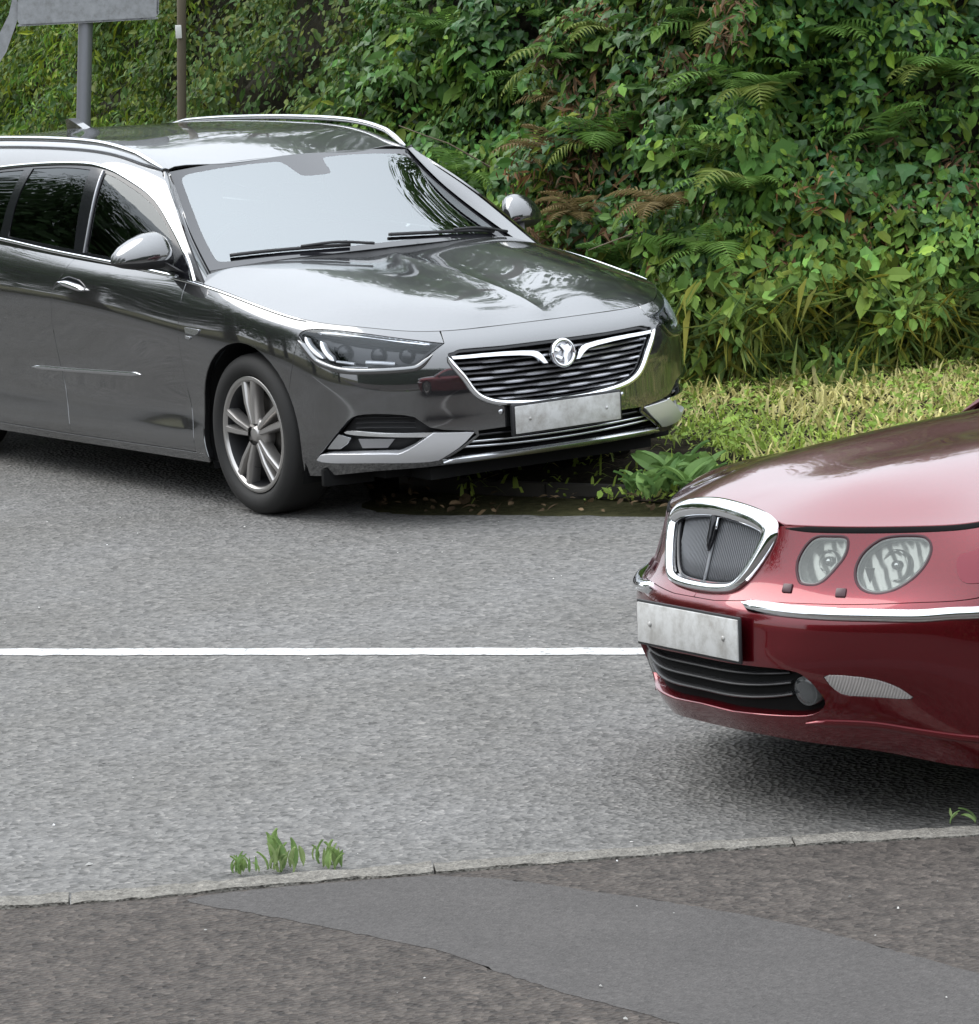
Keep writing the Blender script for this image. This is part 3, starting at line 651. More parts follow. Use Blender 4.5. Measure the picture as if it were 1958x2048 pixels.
# ------------------------------------------------------------------ grey estate car
def build_estate():
    Nn = make_nets1(); B, Hn, Up, Sc = Nn['belt'], Nn['bonnet'], Nn['upper'], Nn['screen']
    car = empty('parked_car'); tag(car, 'dark grey estate car parked by the hedge, seen from its front corner', 'car', 'cars parked at the roadside')
    P = 'grey_paint'; V = B.V
    nb = lambda pts: B.near(pts); top = lambda x, y, z: (nb([(x, y, z)])[0, 0], V)
    rng = lambda a, b, n: np.linspace(a, b, n)
    # ---- outlines on the lower body
    head = chaikin(nb([(.384,-.884,.774),(.424,-.865,.796),(.519,-.823,.797),(.667,-.734,.779),(.801,-.623,.753),(.870,-.505,.727),(.867,-.571,.693),(.855,-.62,.654),(.837,-.652,.648),(.747,-.756,.645),(.671,-.81,.645),(.604,-.842,.65),(.54,-.863,.668),(.492,-.876,.684),(.444,-.882,.724),(.408,-.884,.752)]), 2, (5,))
    hd = nb([(.384,-.884,.774),(.870,-.505,.727)]); uh_out, uh_in = hd[0], hd[1]
    # split the lamp outline into its upper and its lower edge
    i_in = int(np.argmin(((head-uh_in)**2).sum(1))); i_out = int(np.argmin(((head-uh_out)**2).sum(1)))
    def arc(a, b):
        o = [head[a]]; i = a
        while i != b: i = (i+1) % len(head); o.append(head[i])
        return np.array(o)
    h_top = arc(i_out, i_in); h_low = arc(i_in, i_out)
    gz = 1.0
    g_half = nb([(.93,-.0,.694),(.928,-.25,.697),(.900,-.43,.700),(.893,-.478,.692),(.893,-.505,.678),(.920,-.452,.596),(.930,-.41,.531),(.938,-.36,.495),(.947,-.278,.473),(.958,-.12,.458),(.96,0,.456)])
    g_half[0, 0] = g_half[-1, 0] = 0
    g_half = np.concatenate([[g_half[0]], bez(g_half[1:-1], 4), [g_half[-1]]])
    grille = np.concatenate([g_half, mirror_u(g_half)[1:-1]])
    fog = chaikin(nb([(.47,-.877,.285),(.505,-.876,.309),(.548,-.867,.348),(.595,-.852,.393),(.647,-.829,.447),(.686,-.809,.463),(.762,-.753,.467),(.844,-.657,.454),(.861,-.63,.428),(.883,-.586,.393),(.928,-.424,.372),(.93,-.412,.353),(.911,-.471,.312),(.880,-.525,.275),(.855,-.560,.259),(.788,-.678,.260),(.648,-.806,.263),(.49,-.864,.257),(.455,-.877,.265)]), 1, (0, 10, 11))
    lg = nb([(.955,0,.374),(.95,-.2,.374),(.93,-.405,.371),(.932,-.402,.35),(.913,-.455,.312),(.882,-.513,.275),(.862,-.545,.262),(.905,-.3,.266),(.93,0,.268)])
    lg[0, 0] = lg[-1, 0] = 0; lowgr = np.concatenate([lg, mirror_u(lg)[1:-1]])
    a1 = nb([(x, -.93, z) for x, _, z in arch_pts(0., .335, .383, -.93, .20)])
    a1[0, 1] = a1[-1, 1] = 0
    ua_f, ua_r = a1[0, 0], a1[-1, 0]
    seam = nb([(.375,-.90,.70),(.345,-.91,.60),(.315,-.915,.53)])
    ks = int(np.argmin(((a1-seam[-1])**2).sum(1)))
    # ---- bumper
    half = [(0, V)]+[(u, V) for u in rng(.05, uh_in[0], 14)]+[tuple(p) for p in h_low]+[tuple(p) for p in seam[:2]]+[tuple(p) for p in a1[:ks+1][::-1]]+[(u, 0) for u in rng(ua_f, .05, 12)][1:]+[(0, 0)]
    half = np.array(half)
    bumper = np.concatenate([half, mirror_u(half)[1:-1]])
    bp = panel('bumper', B, shrink(bumper, .0018), P, car, holes=[grille, fog, mirror_u(fog), lowgr], step=.028, flip=-1, depth=.03)
    # ---- wings
    u_door = nb([(-.50,-.93,.6)])[0, 0]
    dgap = nb([(-.50,-.90,.95),(-.50,-.92,.85),(-.505,-.93,.70),(-.50,-.93,.5),(-.475,-.91,.35),(-.46,-.91,.215)])
    dgap[0, 1] = V
    wing = np.concatenate([[(uh_in[0]+.004, V)], [(u, V) for u in rng(uh_in[0]+.05, dgap[0, 0], 16)], dgap[1:], [(dgap[-1, 0], 0)], a1[ks:][::-1], seam[:2][::-1], h_top])
    lamp_of = {}
    for sgn in (1, -1):
        mu = (lambda p: p) if sgn == 1 else mirror_u
        panel('front_wing', B, mu(shrink(wing, .0018)), P, car, step=.03, flip=-1, depth=.03)
        # ---- doors, sill, rear quarter
        b_gap = nb([(-1.475,-.90,.99),(-1.52,-.92,.93),(-1.60,-.93,.86),(-1.635,-.93,.70),(-1.60,-.93,.45),(-1.56,-.91,.23)]); b_gap[0, 1] = V
        c_gap = nb([(-2.55,-.90,1.04),(-2.60,-.93,.85),(-2.55,-.93,.70),(-2.44,-.93,.45),(-2.38,-.91,.23)]); c_gap[0, 1] = V
        ar = nb([(x, -.93, z) for x, _, z in arch_pts(-2.829, .335, .383, -.93, .20)]); ar[0, 1] = ar[-1, 1] = 0
        vs_ = nb([(-1.2,-.91,.212)])[0, 1]
        d1 = np.concatenate([dgap[:-1], [(dgap[-1, 0], vs_)], [(b_gap[-1, 0], vs_)], b_gap[:-1][::-1]])
        panel('front_door', B, mu(shrink(d1, .0022)), P, car, step=.035, flip=-1, depth=.02)
        rear_u = nb([(-3.6,-.87,.6)])[0, 0]
        k2 = 3
        d2 = np.concatenate([b_gap[:-1], [(b_gap[-1, 0], vs_)], [(c_gap[-1, 0], vs_)], c_gap[:-1][::-1]])
        panel('rear_door', B, mu(shrink(d2, .0022)), P, car, step=.045, flip=-1, depth=.02)
        sl = np.array([(a1[-1, 0], 0), (ar[0, 0], 0), (ar[0, 0], vs_), (a1[-1, 0]+.03, vs_)])
        panel('sill', B, mu(shrink(sl, .0015)), 'grey_paint', car, step=.05, flip=-1, depth=.03)
        qp = np.concatenate([c_gap[:-1], [(c_gap[-1, 0], vs_)], ar[1:-1][ar[1:-1, 1] > vs_], [(ar[-1, 0], 0)], [(rear_u, 0), (rear_u, V)]])
        panel('rear_quarter', B, mu(shrink(qp, .0022)), P, car, step=.06, flip=-1, depth=.02)
    rear_u = nb([(-3.6,-.87,.6)])[0, 0]
    # rear panel closes the tail; the belt net is mirrored at the front, so build each side
    for sgn in (1, -1):
        r = np.array([(rear_u, 0), (B.U, 0), (B.U, V), (rear_u, V)]); r = r if sgn == 1 else mirror_u(r)
        panel('tail_panel', B, shrink(r, .001), P, car, step=.08, flip=-1, depth=.02)
    # dark backing behind the shut lines
    ah = shrink(a1, -.012); ah[0, 1] = ah[-1, 1] = .0
    rr = shrink(ar, -.012); rr[0, 1] = rr[-1, 1] = 0
    def close(a): a = a.copy(); a[:, 1] = np.maximum(a[:, 1], .002); return a
    H = []
    for h in (close(ah), close(rr), shrink(fog, -.006), shrink(head, -.006)): H += [h, mirror_u(h)]
    shell(car, B, H+[shrink(grille, -.006), shrink(lowgr, -.006)], .022)
    # ---- grille
    Bm = lambda pts: B.near(pts)
    panel('grille_backing', B, shrink(grille, -.01), 'under', bp, step=.05, off=-.075, depth=0, flip=-1)
    gr = panel('grille_frame', B, shrink(grille, -.002), 'black_gloss', bp, holes=[shrink(grille, .014)], step=.03, off=-.012, depth=.05, flip=-1)
    gl3 = B(g_half[:, 0], g_half[:, 1])
    def halfw(z):
        m = (gl3[:, 2] >= min(gl3[:, 2])) ; zz = gl3[4:, 2]; yy = -gl3[4:, 1]
        o = np.argsort(zz); return float(np.interp(z, zz[o], yy[o]))
    for k, z in enumerate((.661, .638, .615, .592, .569, .546, .523, .500, .480)):
        w = halfw(z)-.012
        ys = np.linspace(-w, w, 61); bend = .012*(np.abs(ys)/.5)
        pts = B.near([(.93, -abs(y), z) for y in ys]); sg = np.sign(ys+1e-9)
        C3 = B(pts[:, 0], pts[:, 1]); C3[:, 1] = ys; Nr = B.nrm(pts[:, 0], pts[:, 1], -1); Nr[:, 1] *= -sg*-1
        C3[:, 2] = z+.010*(np.abs(ys)/.5)**2
        th = .0048+.0016*np.clip(np.sin(ys*24+k*2.6)*.7, -1, 1)
        secs = []
        for c, n, t in zip(C3, Nr, th):
            f = c+np.array([n[0], 0, n[2]])*(-.020); secs.append([f+np.array([0, 0, t]), f+np.array([.006, 0, 0]), f+np.array([0, 0, -t]), f+np.array([-.03, 0, -t]), f+np.array([-.03, 0, t])])
        loft('grille_bar', secs, 'grille_bar', gr)
    # chrome surround (sides and bottom)
    lo = g_half[16:-1]; kk = int(np.argmax(g_half[:, 0])); lo = g_half[kk:]
    line = np.concatenate([lo, mirror_u(lo)[1:]])
    ribbon('chrome_surround', B, shrink_line(line, .006), .026, .014, 'chrome', bp, flip=-1, taper=.03)
    # chrome wings either side of the emblem
    wl = [(.899,-.492,.676),(.925,-.32,.674),(.946,-.138,.665),(.951,-.098,.652),(.957,-.070,.607),(.955,-.088,.607),(.953,-.118,.634),(.949,-.152,.648),(.925,-.32,.659),(.903,-.488,.664)]
    wu = chaikin(B.near(wl), 1, (0, 4, 5, 9))
    for w in (wu, mirror_u(wu)): panel('chrome_wing', B, w, 'chrome', gr, step=.02, off=.006, depth=.02, flip=-1)
    # emblem: ring, dish and a raised beast with a flag
    em = bpy.data.objects.new('emblem', None); link(em, bp); em.location = (.952, 0, .640); em.rotation_euler = (0, R(-6), 0)
    th = np.linspace(0, 2*math.pi, 41)[:-1]
    tube('ring', [(.020, .052*math.cos(a), .052*math.sin(a)) for a in th], .0075, 'chrome', em, seg=10, closed=True)
    V_, F_ = lathe_data([(0, .012), (.03, .014), (.05, .018), (.053, .0), (.05, -.01)], 40, axis='z')
    V_ = np.stack([V_[:, 2], V_[:, 0], V_[:, 1]], 1); obj('dish', V_, F_, 'grille_bar', em)
    beast = [[(-.006,-.047),(.014,-.040),(.012,-.020),(.020,-.004),(.034,.006),(.040,.020),(.030,.024),(.022,.034),(.006,.030),(-.010,.036),(-.018,.030),(-.008,.020),(.002,.006),(-.004,-.012),(-.002,-.030)],
             [(-.044,-.012),(-.030,-.020),(-.014,-.026),(-.008,-.016),(-.020,-.012),(-.034,-.004)], [(-.044,.012),(-.026,.006),(-.016,.014),(-.028,.024),(-.040,.026)]]
    for b in beast: prism('beast_relief', [(.016, y, z) for y, z in b], (.010, 0, 0), 'chrome', em, bevel=.002)
    # ---- headlamps
    for sgn in (1, -1):
        mu = (lambda p: p) if sgn == 1 else mirror_u
        hl = bpy.data.objects.new('headlamp', None); link(hl, car)
        hp = shrink(head, .002)
        panel('housing', B, mu(hp), 'black_gloss', hl, step=.03, off=-.060, depth=0, flip=-1)
        panel('bezel', B, mu(hp), 'black', hl, holes=[mu(shrink(hp, .010))], step=.03, off=-.004, depth=.06, flip=-1)
        L = lambda pts: mu(chaikin(B.near(pts), 1))
        # light guides, reflectors and projector bowls
        g1 = [(.418,-.884,.768),(.436,-.880,.772),(.462,-.874,.745),(.510,-.868,.705),(.535,-.862,.684),(.510,-.870,.682),(.468,-.878,.705),(.440,-.882,.738)]
        g2 = [(.490,-.858,.752),(.520,-.846,.752),(.540,-.846,.715),(.580,-.838,.678),(.545,-.855,.672),(.512,-.862,.705)]
        g3 = [(.470,-.850,.790),(.560,-.795,.790),(.700,-.705,.772),(.810,-.605,.750),(.858,-.535,.731),(.845,-.560,.722),(.800,-.625,.738),(.700,-.715,.757),(.560,-.812,.775),(.48,-.858,.778)]
        for pts, wd in (([(.425,-.880,.766),(.440,-.879,.742),(.475,-.874,.712),(.530,-.862,.682)], .024), ([(.505,-.853,.750),(.522,-.853,.722),(.545,-.850,.698),(.580,-.840,.674)], .026)):
            uv = bez(B.near(pts), 5); ribbon('light_guide', B, sline1(uv, sgn), wd, .014, 'drl', hl, off=-.014, flip=-1, taper=.12)
        uv = bez(B.near([(.475,-.850,.785),(.560,-.803,.783),(.700,-.711,.765),(.810,-.615,.744),(.850,-.552,.728)]), 6); ribbon('light_blade', B, sline1(uv, sgn), .022, .010, 'chrome', hl, off=-.014, flip=-1, taper=.04)
        for a, b, c in (((.590,-.838,.672), (.665,-.800,.664), .012), ((.700,-.765,.668), (.790,-.690,.660), .016), ((.62,-.835,.652), (.72,-.775,.650), .007)):
            uv = B.near([np.array(a)*(1-t)+np.array(b)*t for t in np.linspace(0, 1, 8)]); uv = uv if sgn == 1 else uv*np.array([-1, 1])
            ribbon('light_bar', B, uv, c, .010, 'drl', hl, off=-.012, flip=-1)
        for c in ((.605,-.822,.715), (.735,-.73,.705), (.82,-.64,.695)):
            uv = B.near([c])[0]; uv = uv if sgn == 1 else uv*np.array([-1, 1])
            p = B([uv[0]], [uv[1]])[0]; n = B.nrm([uv[0]], [uv[1]], -1)[0]; d = Vector((1., .12*-sgn, .02)).normalized()
            V_, F_ = lathe_data([(.0, .020), (.012, .018), (.022, .010), (.026, .0), (.030, .0), (.032, -.03)], 24, axis='z')
            o = obj('projector', V_, F_, 'black_gloss', hl); o.matrix_local = Matrix.Translation(Vector(p-n*.05)) @ d.to_track_quat('Z', 'Y').to_matrix().to_4x4()
        panel('lens', B, mu(hp), 'lens', hl, step=.02, off=-.002, depth=0, flip=-1)
        # bright reflection along the wing top, put in as a chrome strip
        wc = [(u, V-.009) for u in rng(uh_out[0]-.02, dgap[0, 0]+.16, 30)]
        ribbon('wing_top_glint', B, sline1(wc, sgn), .011, .006, 'chrome', car, flip=-1, taper=.06)
        # raised lip of the bumper under the lamp
        ll = h_low[2:-1]; ll = ll if sgn == 1 else ll*np.array([-1, 1])
        q = ll.copy(); q[:, 1] -= .012
        ribbon('lamp_lip', B, bez(q[::2], 3), .026, .013, P, bp, flip=-1, taper=.08)
    # ---- fog lamp recess, silver blade
    for sgn in (1, -1):
        mu = (lambda p: p) if sgn == 1 else mirror_u
        panel('fog_recess', B, mu(shrink(fog, -.004)), 'black', bp, step=.04, off=-.055, depth=0, flip=-1)
        bl = B.near([(.883,-.586,.378),(.929,-.424,.366),(.913,-.471,.321),(.877,-.536,.279),(.856,-.562,.262),(.805,-.661,.264),(.649,-.808,.266),(.496,-.865,.261),(.461,-.876,.270),(.498,-.875,.298),(.666,-.813,.303),(.787,-.716,.303),(.800,-.701,.300),(.834,-.665,.322),(.86,-.63,.349)])
        panel('bumper_blade', B, mu(chaikin(bl, 1, (0, 1, 8))), 'silver', bp, step=.025, off=.004, depth=.04, flip=-1)
        fb = B.near([(.610,-.846,.386),(.640,-.833,.398),(.720,-.785,.392),(.79,-.726,.386),(.883,-.586,.380),(.877,-.597,.362),(.79,-.726,.370),(.675,-.815,.377)])
        panel('fog_trim', B, mu(chaikin(fb, 1, (4, 5))), 'chrome', bp, step=.02, off=-.004, depth=.03, flip=-1)
        fl = B.near([(.589,-.854,.379),(.641,-.832,.366),(.624,-.839,.341),(.588,-.852,.318),(.523,-.872,.315)])
        panel('fog_corner', B, mu(fl), 'satin', bp, step=.02, off=-.01, depth=.03, flip=-1)
        fl = B.near([(.665,-.820,.360),(.794,-.721,.358),(.768,-.741,.319),(.678,-.810,.319)])
        f_ = panel('fog_lamp', B, mu(fl), 'grille_bar', bp, step=.02, off=-.028, depth=.03, flip=-1)
        for z in (.405, .425, .445):
            uv = B.near([(.66,-.82,z),(.72,-.78,z+.003),(.79,-.72,z+.003),(.85,-.645,z-.002)]); uv = uv if sgn == 1 else uv*np.array([-1, 1])
            ribbon('recess_slat', B, bez(uv, 4), .006, .01, 'trim_black', bp, off=-.03, flip=-1)
        # parking sensor
        uv = B.near([(.945,-.30,.435)])[0]; 
        p = B([uv[0]*sgn], [uv[1]])[0]; n = B.nrm([uv[0]*sgn], [uv[1]], -1)[0]
        V_, F_ = lathe_data([(0, .003), (.009, .003), (.012, 0), (.012, -.004)], 20, axis='z'); o = obj('parking_sensor', V_, F_, 'satin', bp); o.matrix_local = Matrix.Translation(Vector(p)) @ Vector(n).to_track_quat('Z', 'Y').to_matrix().to_4x4()
    # ---- lower grille and lip
    panel('lower_grille_backing', B, shrink(lowgr, -.008), 'under', bp, step=.06, off=-.06, depth=0, flip=-1)
    for z, yy in ((.350, .40), (.322, .44), (.296, .47)):
        ys = np.linspace(-yy, yy, 31); uv = B.near([(.93, -abs(y), z) for y in ys]); uv[:, 0] *= -np.sign(ys+1e-9); uv = uv[::-1]
        ribbon('lower_grille_bar', B, uv, .010, .006, 'satin' if z < .34 else 'black_gloss', bp, off=-.018, flip=-1)
    ys = np.linspace(-.56, .56, 41); uv = B.near([(.93, -abs(y), .254) for y in ys]); uv[:, 0] *= -np.sign(ys+1e-9); uv[:, 1] = B.near([(.92, -.1, .258)])[0, 1]
    ribbon('lower_lip', B, uv[::-1], .030, .012, 'satin', bp, flip=-1, taper=.04)
    # number plate (left blank)
    box('number_plate_holder', (.972, 0, .398), (.02, .545, .128), 'black', bp, bevel=.008)
    box('number_plate', (.985, 0, .398), (.006, .520, .111), 'plate_white', bp, bevel=.003)
    for y in (-.19, .19): tube('plate_screw', [(.986, y, .398), (.990, y, .398)], .007, 'plate_white', bp, 10)
    # undertray and deflectors
    box('undertray', (-1.5, 0, .235), (4.3, 1.35, .10), 'under', car)
    box('engine_bay', (.30, 0, .45), (.85, 1.05, .42), 'under', car); box('front_undertray', (.36, 0, .20), (.86, 1.10, .05), 'under', car)
    for sgn in (1, -1): box('air_deflector', (.50, sgn*.76, .195), (.03, .22, .07), 'under', car, bevel=.006, rot=Matrix.Rotation(R(12*sgn), 4, 'Z'))
    # ---- bonnet
    us = rng(0, B.near([(-.47,-.87,.94)])[0, 0], 60); E = B(us, np.full(60, V))[:, :2]
    rear = bez([E[-1], (-.435,-.76), (-.335,-.56), (-.262,-.30), (-.235, 0)], 6)[1:]
    out = np.concatenate([E, rear]); out = np.concatenate([out, (out[::-1]*np.array([1, -1]))[1:-1]])
    xs_ = np.arange(-.23, .88, .02); ex = np.concatenate([np.stack([xs_, np.full(len(xs_), y)], 1) for y in (-.014, -.005, .005, .014)])
    bo = panel('bonnet', Hn, shrink(out, .0025), P, car, step=.035, flip=1, depth=.02, extra=ex)
    # ---- cowl
    c0 = np.array([(x, y, float(Hn.f([(x, y)])[0])-.012) for x, y in np.concatenate([rear, (rear[::-1]*np.array([1, -1]))[1:]])])
    su = np.interp(np.abs(c0[:, 1]), np.linspace(0, .80, 9), np.linspace(0, Sc.U, 9))*np.sign(-c0[:, 1]-1e-9)
    c1 = Sc(su, np.zeros(len(su)))+np.array([-.02, 0, .004]); n = len(c0)
    obj('cowl', np.concatenate([c0, c1]), [(i, i+1, n+i+1, n+i) for i in range(n-1)], 'black', car)
    # ---- windscreen
    U_, W_ = Sc.U, Sc.V
    o = np.array([(-U_, 0), (U_, 0), (U_, W_), (-U_, W_)]); o = shrink(o, .004)
    a_, t_ = U_-.048, W_-.040
    inn = chaikin(np.array([(-a_+.07, .045), (a_-.07, .045), (a_-.02, .05), (a_, .07), (a_, .12), (a_, t_-.07), (a_-.015, t_-.015), (a_-.08, t_), (.15, t_), (.105, t_-.015), (.085, t_-.12), (.06, t_-.135), (-.06, t_-.135), (-.085, t_-.12), (-.105, t_-.015), (-.15, t_), (-a_+.08, t_), (-a_+.015, t_-.015), (-a_, t_-.07), (-a_, .12), (-a_, .07), (-a_+.02, .05)]), 1)
    ws = panel('windscreen', Sc, inn, 'screen_glass', car, step=.05, depth=0, flip=-1)
    panel('windscreen_border', Sc, o, 'frit', ws, holes=[inn], step=.04, depth=.006, flip=-1)
    # rear-view mirror pod behind the glass
    p = Sc([0], [W_-.13])[0]; box('mirror_pod', tuple(p+np.array([-.06, 0, -.035])), (.10, .13, .05), 'trim_black', car, bevel=.015); box('interior_mirror', tuple(p+np.array([-.10, 0, -.085])), (.03, .23, .065), 'trim_black', car, bevel=.02)
    # wipers
    def wiper(a, b, c):
        w = bpy.data.objects.new('wiper', None); link(w, car)
        A, Bp, Cp = [Sc([x[0]], [x[1]])[0]+Sc.nrm([x[0]], [x[1]], -1)[0]*x[2] for x in (a, b, c)]
        tube('wiper_arm', bez([A, .5*(A+Bp)+np.array([0, 0, .012]), Bp], 5), .007, 'black', w, 6)
        us_ = np.linspace(b[0]*1.0-(c[0]-b[0])*.0, c[0], 14)
        L_ = [Sc([x], [v])[0]+Sc.nrm([x], [v], -1)[0]*.011 for x, v in zip(np.linspace(b[0]-(c[0]-b[0])*.75, c[0], 16), np.linspace(b[1]-(c[1]-b[1])*.75, c[1], 16))]
        tube('wiper_blade', L_, .0085, 'black', w, 6)
    wiper((.08, -.0, .03), (.36, .055, .02), (.62, .075, .02)); wiper((-.66, .0, .03), (-.36, .055, .02), (-.04, .085, .02))
    # ---- A pillars
    for sgn in (1, -1):
        v4 = np.linspace(0, Sc.V, 7)
        e0 = Sc(np.full(7, Sc.U), v4); e1 = Up(np.zeros(7), np.interp(np.linspace(0, 1, 7), np.linspace(0, 1, 4), Up.kv[:4]))
        e0[0] += (e0[0]-e0[1])*.35; e1[0] += (e1[0]-e1[1])*.35
        mid = .5*(e0+e1)+np.array([.006, -.016, .010]); q1 = .25*e0+.75*e1+np.array([.003, -.014, .005]); q0 = .75*e0+.25*e1+np.array([.005, -.010, .010])
        g = np.stack([e0+np.array([.0, -.004, .004]), q0, mid, q1, e1], 1)
        if sgn == -1: g = g*np.array([1, -1, 1])
        An = Net(g); panel('a_pillar', An, [(0, 0), (An.U, 0), (An.U, An.V), (0, An.V)], P, car, step=.03, depth=.01, flip=-1 if sgn == 1 else 1)
    # ---- side glass
    nu = lambda pts: Up.near(pts)
    dlo_t = nu([(-.455,-.869,.938),(-.567,-.832,1.037),(-.746,-.789,1.151),(-.992,-.743,1.275),(-1.269,-.735,1.358),(-1.457,-.734,1.388),(-1.60,-.735,1.395),(-1.976,-.742,1.385),(-2.362,-.752,1.355),(-2.80,-.76,1.30),(-3.12,-.79,1.20)])
    dlo_b = nu([(-3.18,-.84,1.115),(-2.9,-.86,1.085),(-2.186,-.871,1.052),(-1.687,-.875,1.022),(-1.158,-.875,.997),(-.755,-.873,.972),(-.52,-.872,.952)])
    dlo = np.concatenate([bez(dlo_t, 5), bez(dlo_b, 3)])
    VV = Up.V
    mv = lambda p: (lambda q: np.stack([q[:, 0], VV-q[:, 1]], 1)[::-1])(np.asarray(p))
    full = np.array([(0, 0), (Up.U, 0), (Up.U, VV), (0, VV)])
    roof = panel('roof', Up, shrink(full, .001), P, car, holes=[dlo, mv(dlo)], step=.05, depth=.012, flip=-1)
    front = chaikin(nu([(-.64,-.862,.988),(-.70,-.835,1.09),(-.80,-.79,1.165),(-1.0,-.757,1.262),(-1.26,-.75,1.338),(-1.385,-.748,1.360),(-1.385,-.80,1.22),(-1.385,-.868,1.022),(-1.15,-.868,1.010)]), 1, (0, 5, 7))
    rearp = chaikin(nu([(-1.50,-.866,1.028),(-1.51,-.80,1.22),(-1.515,-.75,1.372),(-1.75,-.75,1.378),(-2.05,-.755,1.364),(-2.10,-.80,1.22),(-2.12,-.865,1.06),(-1.8,-.867,1.045)]), 1, (0, 2, 4, 6))
    quart = chaikin(nu([(-2.20,-.863,1.068),(-2.17,-.80,1.22),(-2.13,-.758,1.355),(-2.4,-.765,1.335),(-2.75,-.775,1.285),(-3.03,-.80,1.19),(-3.08,-.838,1.13)]), 1, (0, 2))
    for sgn in (1, -1):
        mu = (lambda p: p) if sgn == 1 else mv
        panel('window_surround', Up, mu(shrink(dlo, .001)), 'black_gloss', car, holes=[mu(front), mu(rearp), mu(quart)], step=.05, off=-.004, depth=.01, flip=-1)
        for nm, pp, gl in (('door_window', front, 'side_glass'), ('door_window', rearp, 'privacy_glass'), ('quarter_window', quart, 'privacy_glass')):
            panel(nm, Up, mu(shrink(pp, -.003)), gl, car, step=.06, off=-.008, depth=0, flip=-1)
        ch = bez(dlo_t[:-1], 6); ch = ch if sgn == 1 else np.stack([ch[:, 0], VV-ch[:, 1]], 1)
        wdt = np.interp(np.arange(len(ch)), [0, 6, 14, len(ch)], [.030, .024, .017, .015])
        ribbon('window_chrome', Up, ch, wdt, .006, 'chrome', roof, flip=-1)
        # belt moulding
        cb = nu([(-.60,-.873,.958),(-.755,-.873,.966),(-1.158,-.875,.990),(-1.687,-.875,1.016),(-2.186,-.871,1.047),(-2.9,-.86,1.08)]); cb = cb if sgn == 1 else np.stack([cb[:, 0], VV-cb[:, 1]], 1)
        ribbon('belt_chrome', Up, bez(cb, 5), .016, .007, 'chrome', roof, flip=-1)
        # highlight on the B pillar edge, put in as a light metal ribbon
        bpz = nu([(-1.402,-.742,1.368),(-1.395,-.80,1.22),(-1.40,-.868,1.020)]); bpz = bpz if sgn == 1 else np.stack([bpz[:, 0], VV-bpz[:, 1]], 1)
        ribbon('pillar_highlight', Up, bez(bpz, 5), .010, .004, 'grille_bar', roof, flip=-1)
        # roof rail
        rl = [(u, Up.kv[3]+.012) for u in np.linspace(.03, Up.U*.93, 40)]; rl = np.array(rl) if sgn == 1 else np.array([(a, VV-b) for a, b in rl])
        Pp = Up(rl[:, 0], rl[:, 1]); Nn_ = Up.nrm(rl[:, 0], rl[:, 1], -1); lift = np.interp(np.linspace(0, 1, 40), [0, .10, .90, 1], [.004, .030, .030, .004])
        rail = Pp+np.array([0, 0, 1.])*lift[:, None]
        tube('roof_rail', rail, np.interp(np.linspace(0, 1, 40), [0, .04, .96, 1], [.006, .013, .013, .006]), 'satin', roof, 10)
        # door mirror
        mr = bpy.data.objects.new('door_mirror', None); link(mr, car)
        secs = []; s_ = -sgn
        st = [(-.868, .050, .030, 1.035, -.64), (-.885, .082, .055, 1.045, -.655), (-.92, .098, .075, 1.050, -.665), (-.97, .094, .082, 1.048, -.675), (-1.02, .078, .078, 1.042, -.69), (-1.06, .055, .062, 1.036, -.71), (-1.085, .030, .040, 1.030, -.725), (-1.095, .008, .012, 1.026, -.735)]
        for y, hz, hx, zc, xc in st:
            ring = []
            for k in range(24):
                a = 2*math.pi*k/24; ca, sa = math.cos(a), math.sin(a)
                ring.append(np.array([xc+hx*math.copysign(abs(ca)**.8, ca)+(.012 if sa > 0 else 0)*sa*-1, y*(-s_ if s_ < 0 else -1)*(1 if s_ < 0 else 1), zc+hz*math.copysign(abs(sa)**.85, sa)*(1.0 if sa > 0 else .62)]))
            secs.append(ring)
        for s in secs:
            for p in s: p[1] = -abs(p[1])*sgn
        lim = 1.022
        V_ = np.array([p for s in secs for p in s]); m = 24; Fu = []; Fl = []
        for k in range(len(secs)-1):
            for i in range(m):
                f = (k*m+i, k*m+(i+1) % m, (k+1)*m+(i+1) % m, (k+1)*m+i); c = V_[list(f)].mean(0); a_ = (i+.5)/m*2*math.pi
                (Fu if math.sin(a_) > -.30 else Fl).append(f)
        caps = [tuple(range(m))[::-1], tuple((len(secs)-1)*m+i for i in range(m))]
        for nm, Fx, mt in (('mirror_cap', Fu, 'grey_paint'), ('mirror_base', Fl+caps, 'black')):
            bm = bmesh.new(); vv = [bm.verts.new(p) for p in V_]
            for f in Fx:
                try: bm.faces.new([vv[i] for i in f])
                except ValueError: pass
            bmesh.ops.delete(bm, geom=[v for v in bm.verts if not v.link_faces], context='VERTS')
            from_bm(nm, bm, mt, mr)
        prism('mirror_foot', [(-.54, -.86*sgn, .975), (-.68, -.86*sgn, .975), (-.70, -.90*sgn, 1.01), (-.60, -.90*sgn, 1.015)], (0, -.03*sgn, .012), 'black', mr, bevel=.006)
        # door handles
        for x, z in ((-1.40, .880), (-2.40, .915)):
            h = bpy.data.objects.new('door_handle', None); link(h, car)
            uv = B.near([(x-.13,-.93,z+.010),(x-.06,-.93,z+.004),(x+.03,-.93,z-.006),(x+.10,-.93,z-.014)]); uv = uv if sgn == 1 else uv*np.array([-1, 1])
            ribbon('handle_bar', B, bez(uv, 4), .030, .022, 'chrome', h, flip=-1, taper=.25)
            uv2 = uv.copy(); uv2[:, 1] += .010
            ribbon('handle_cup', B, bez(uv2, 4), .050, .003, 'black_gloss', h, flip=-1, taper=.3)
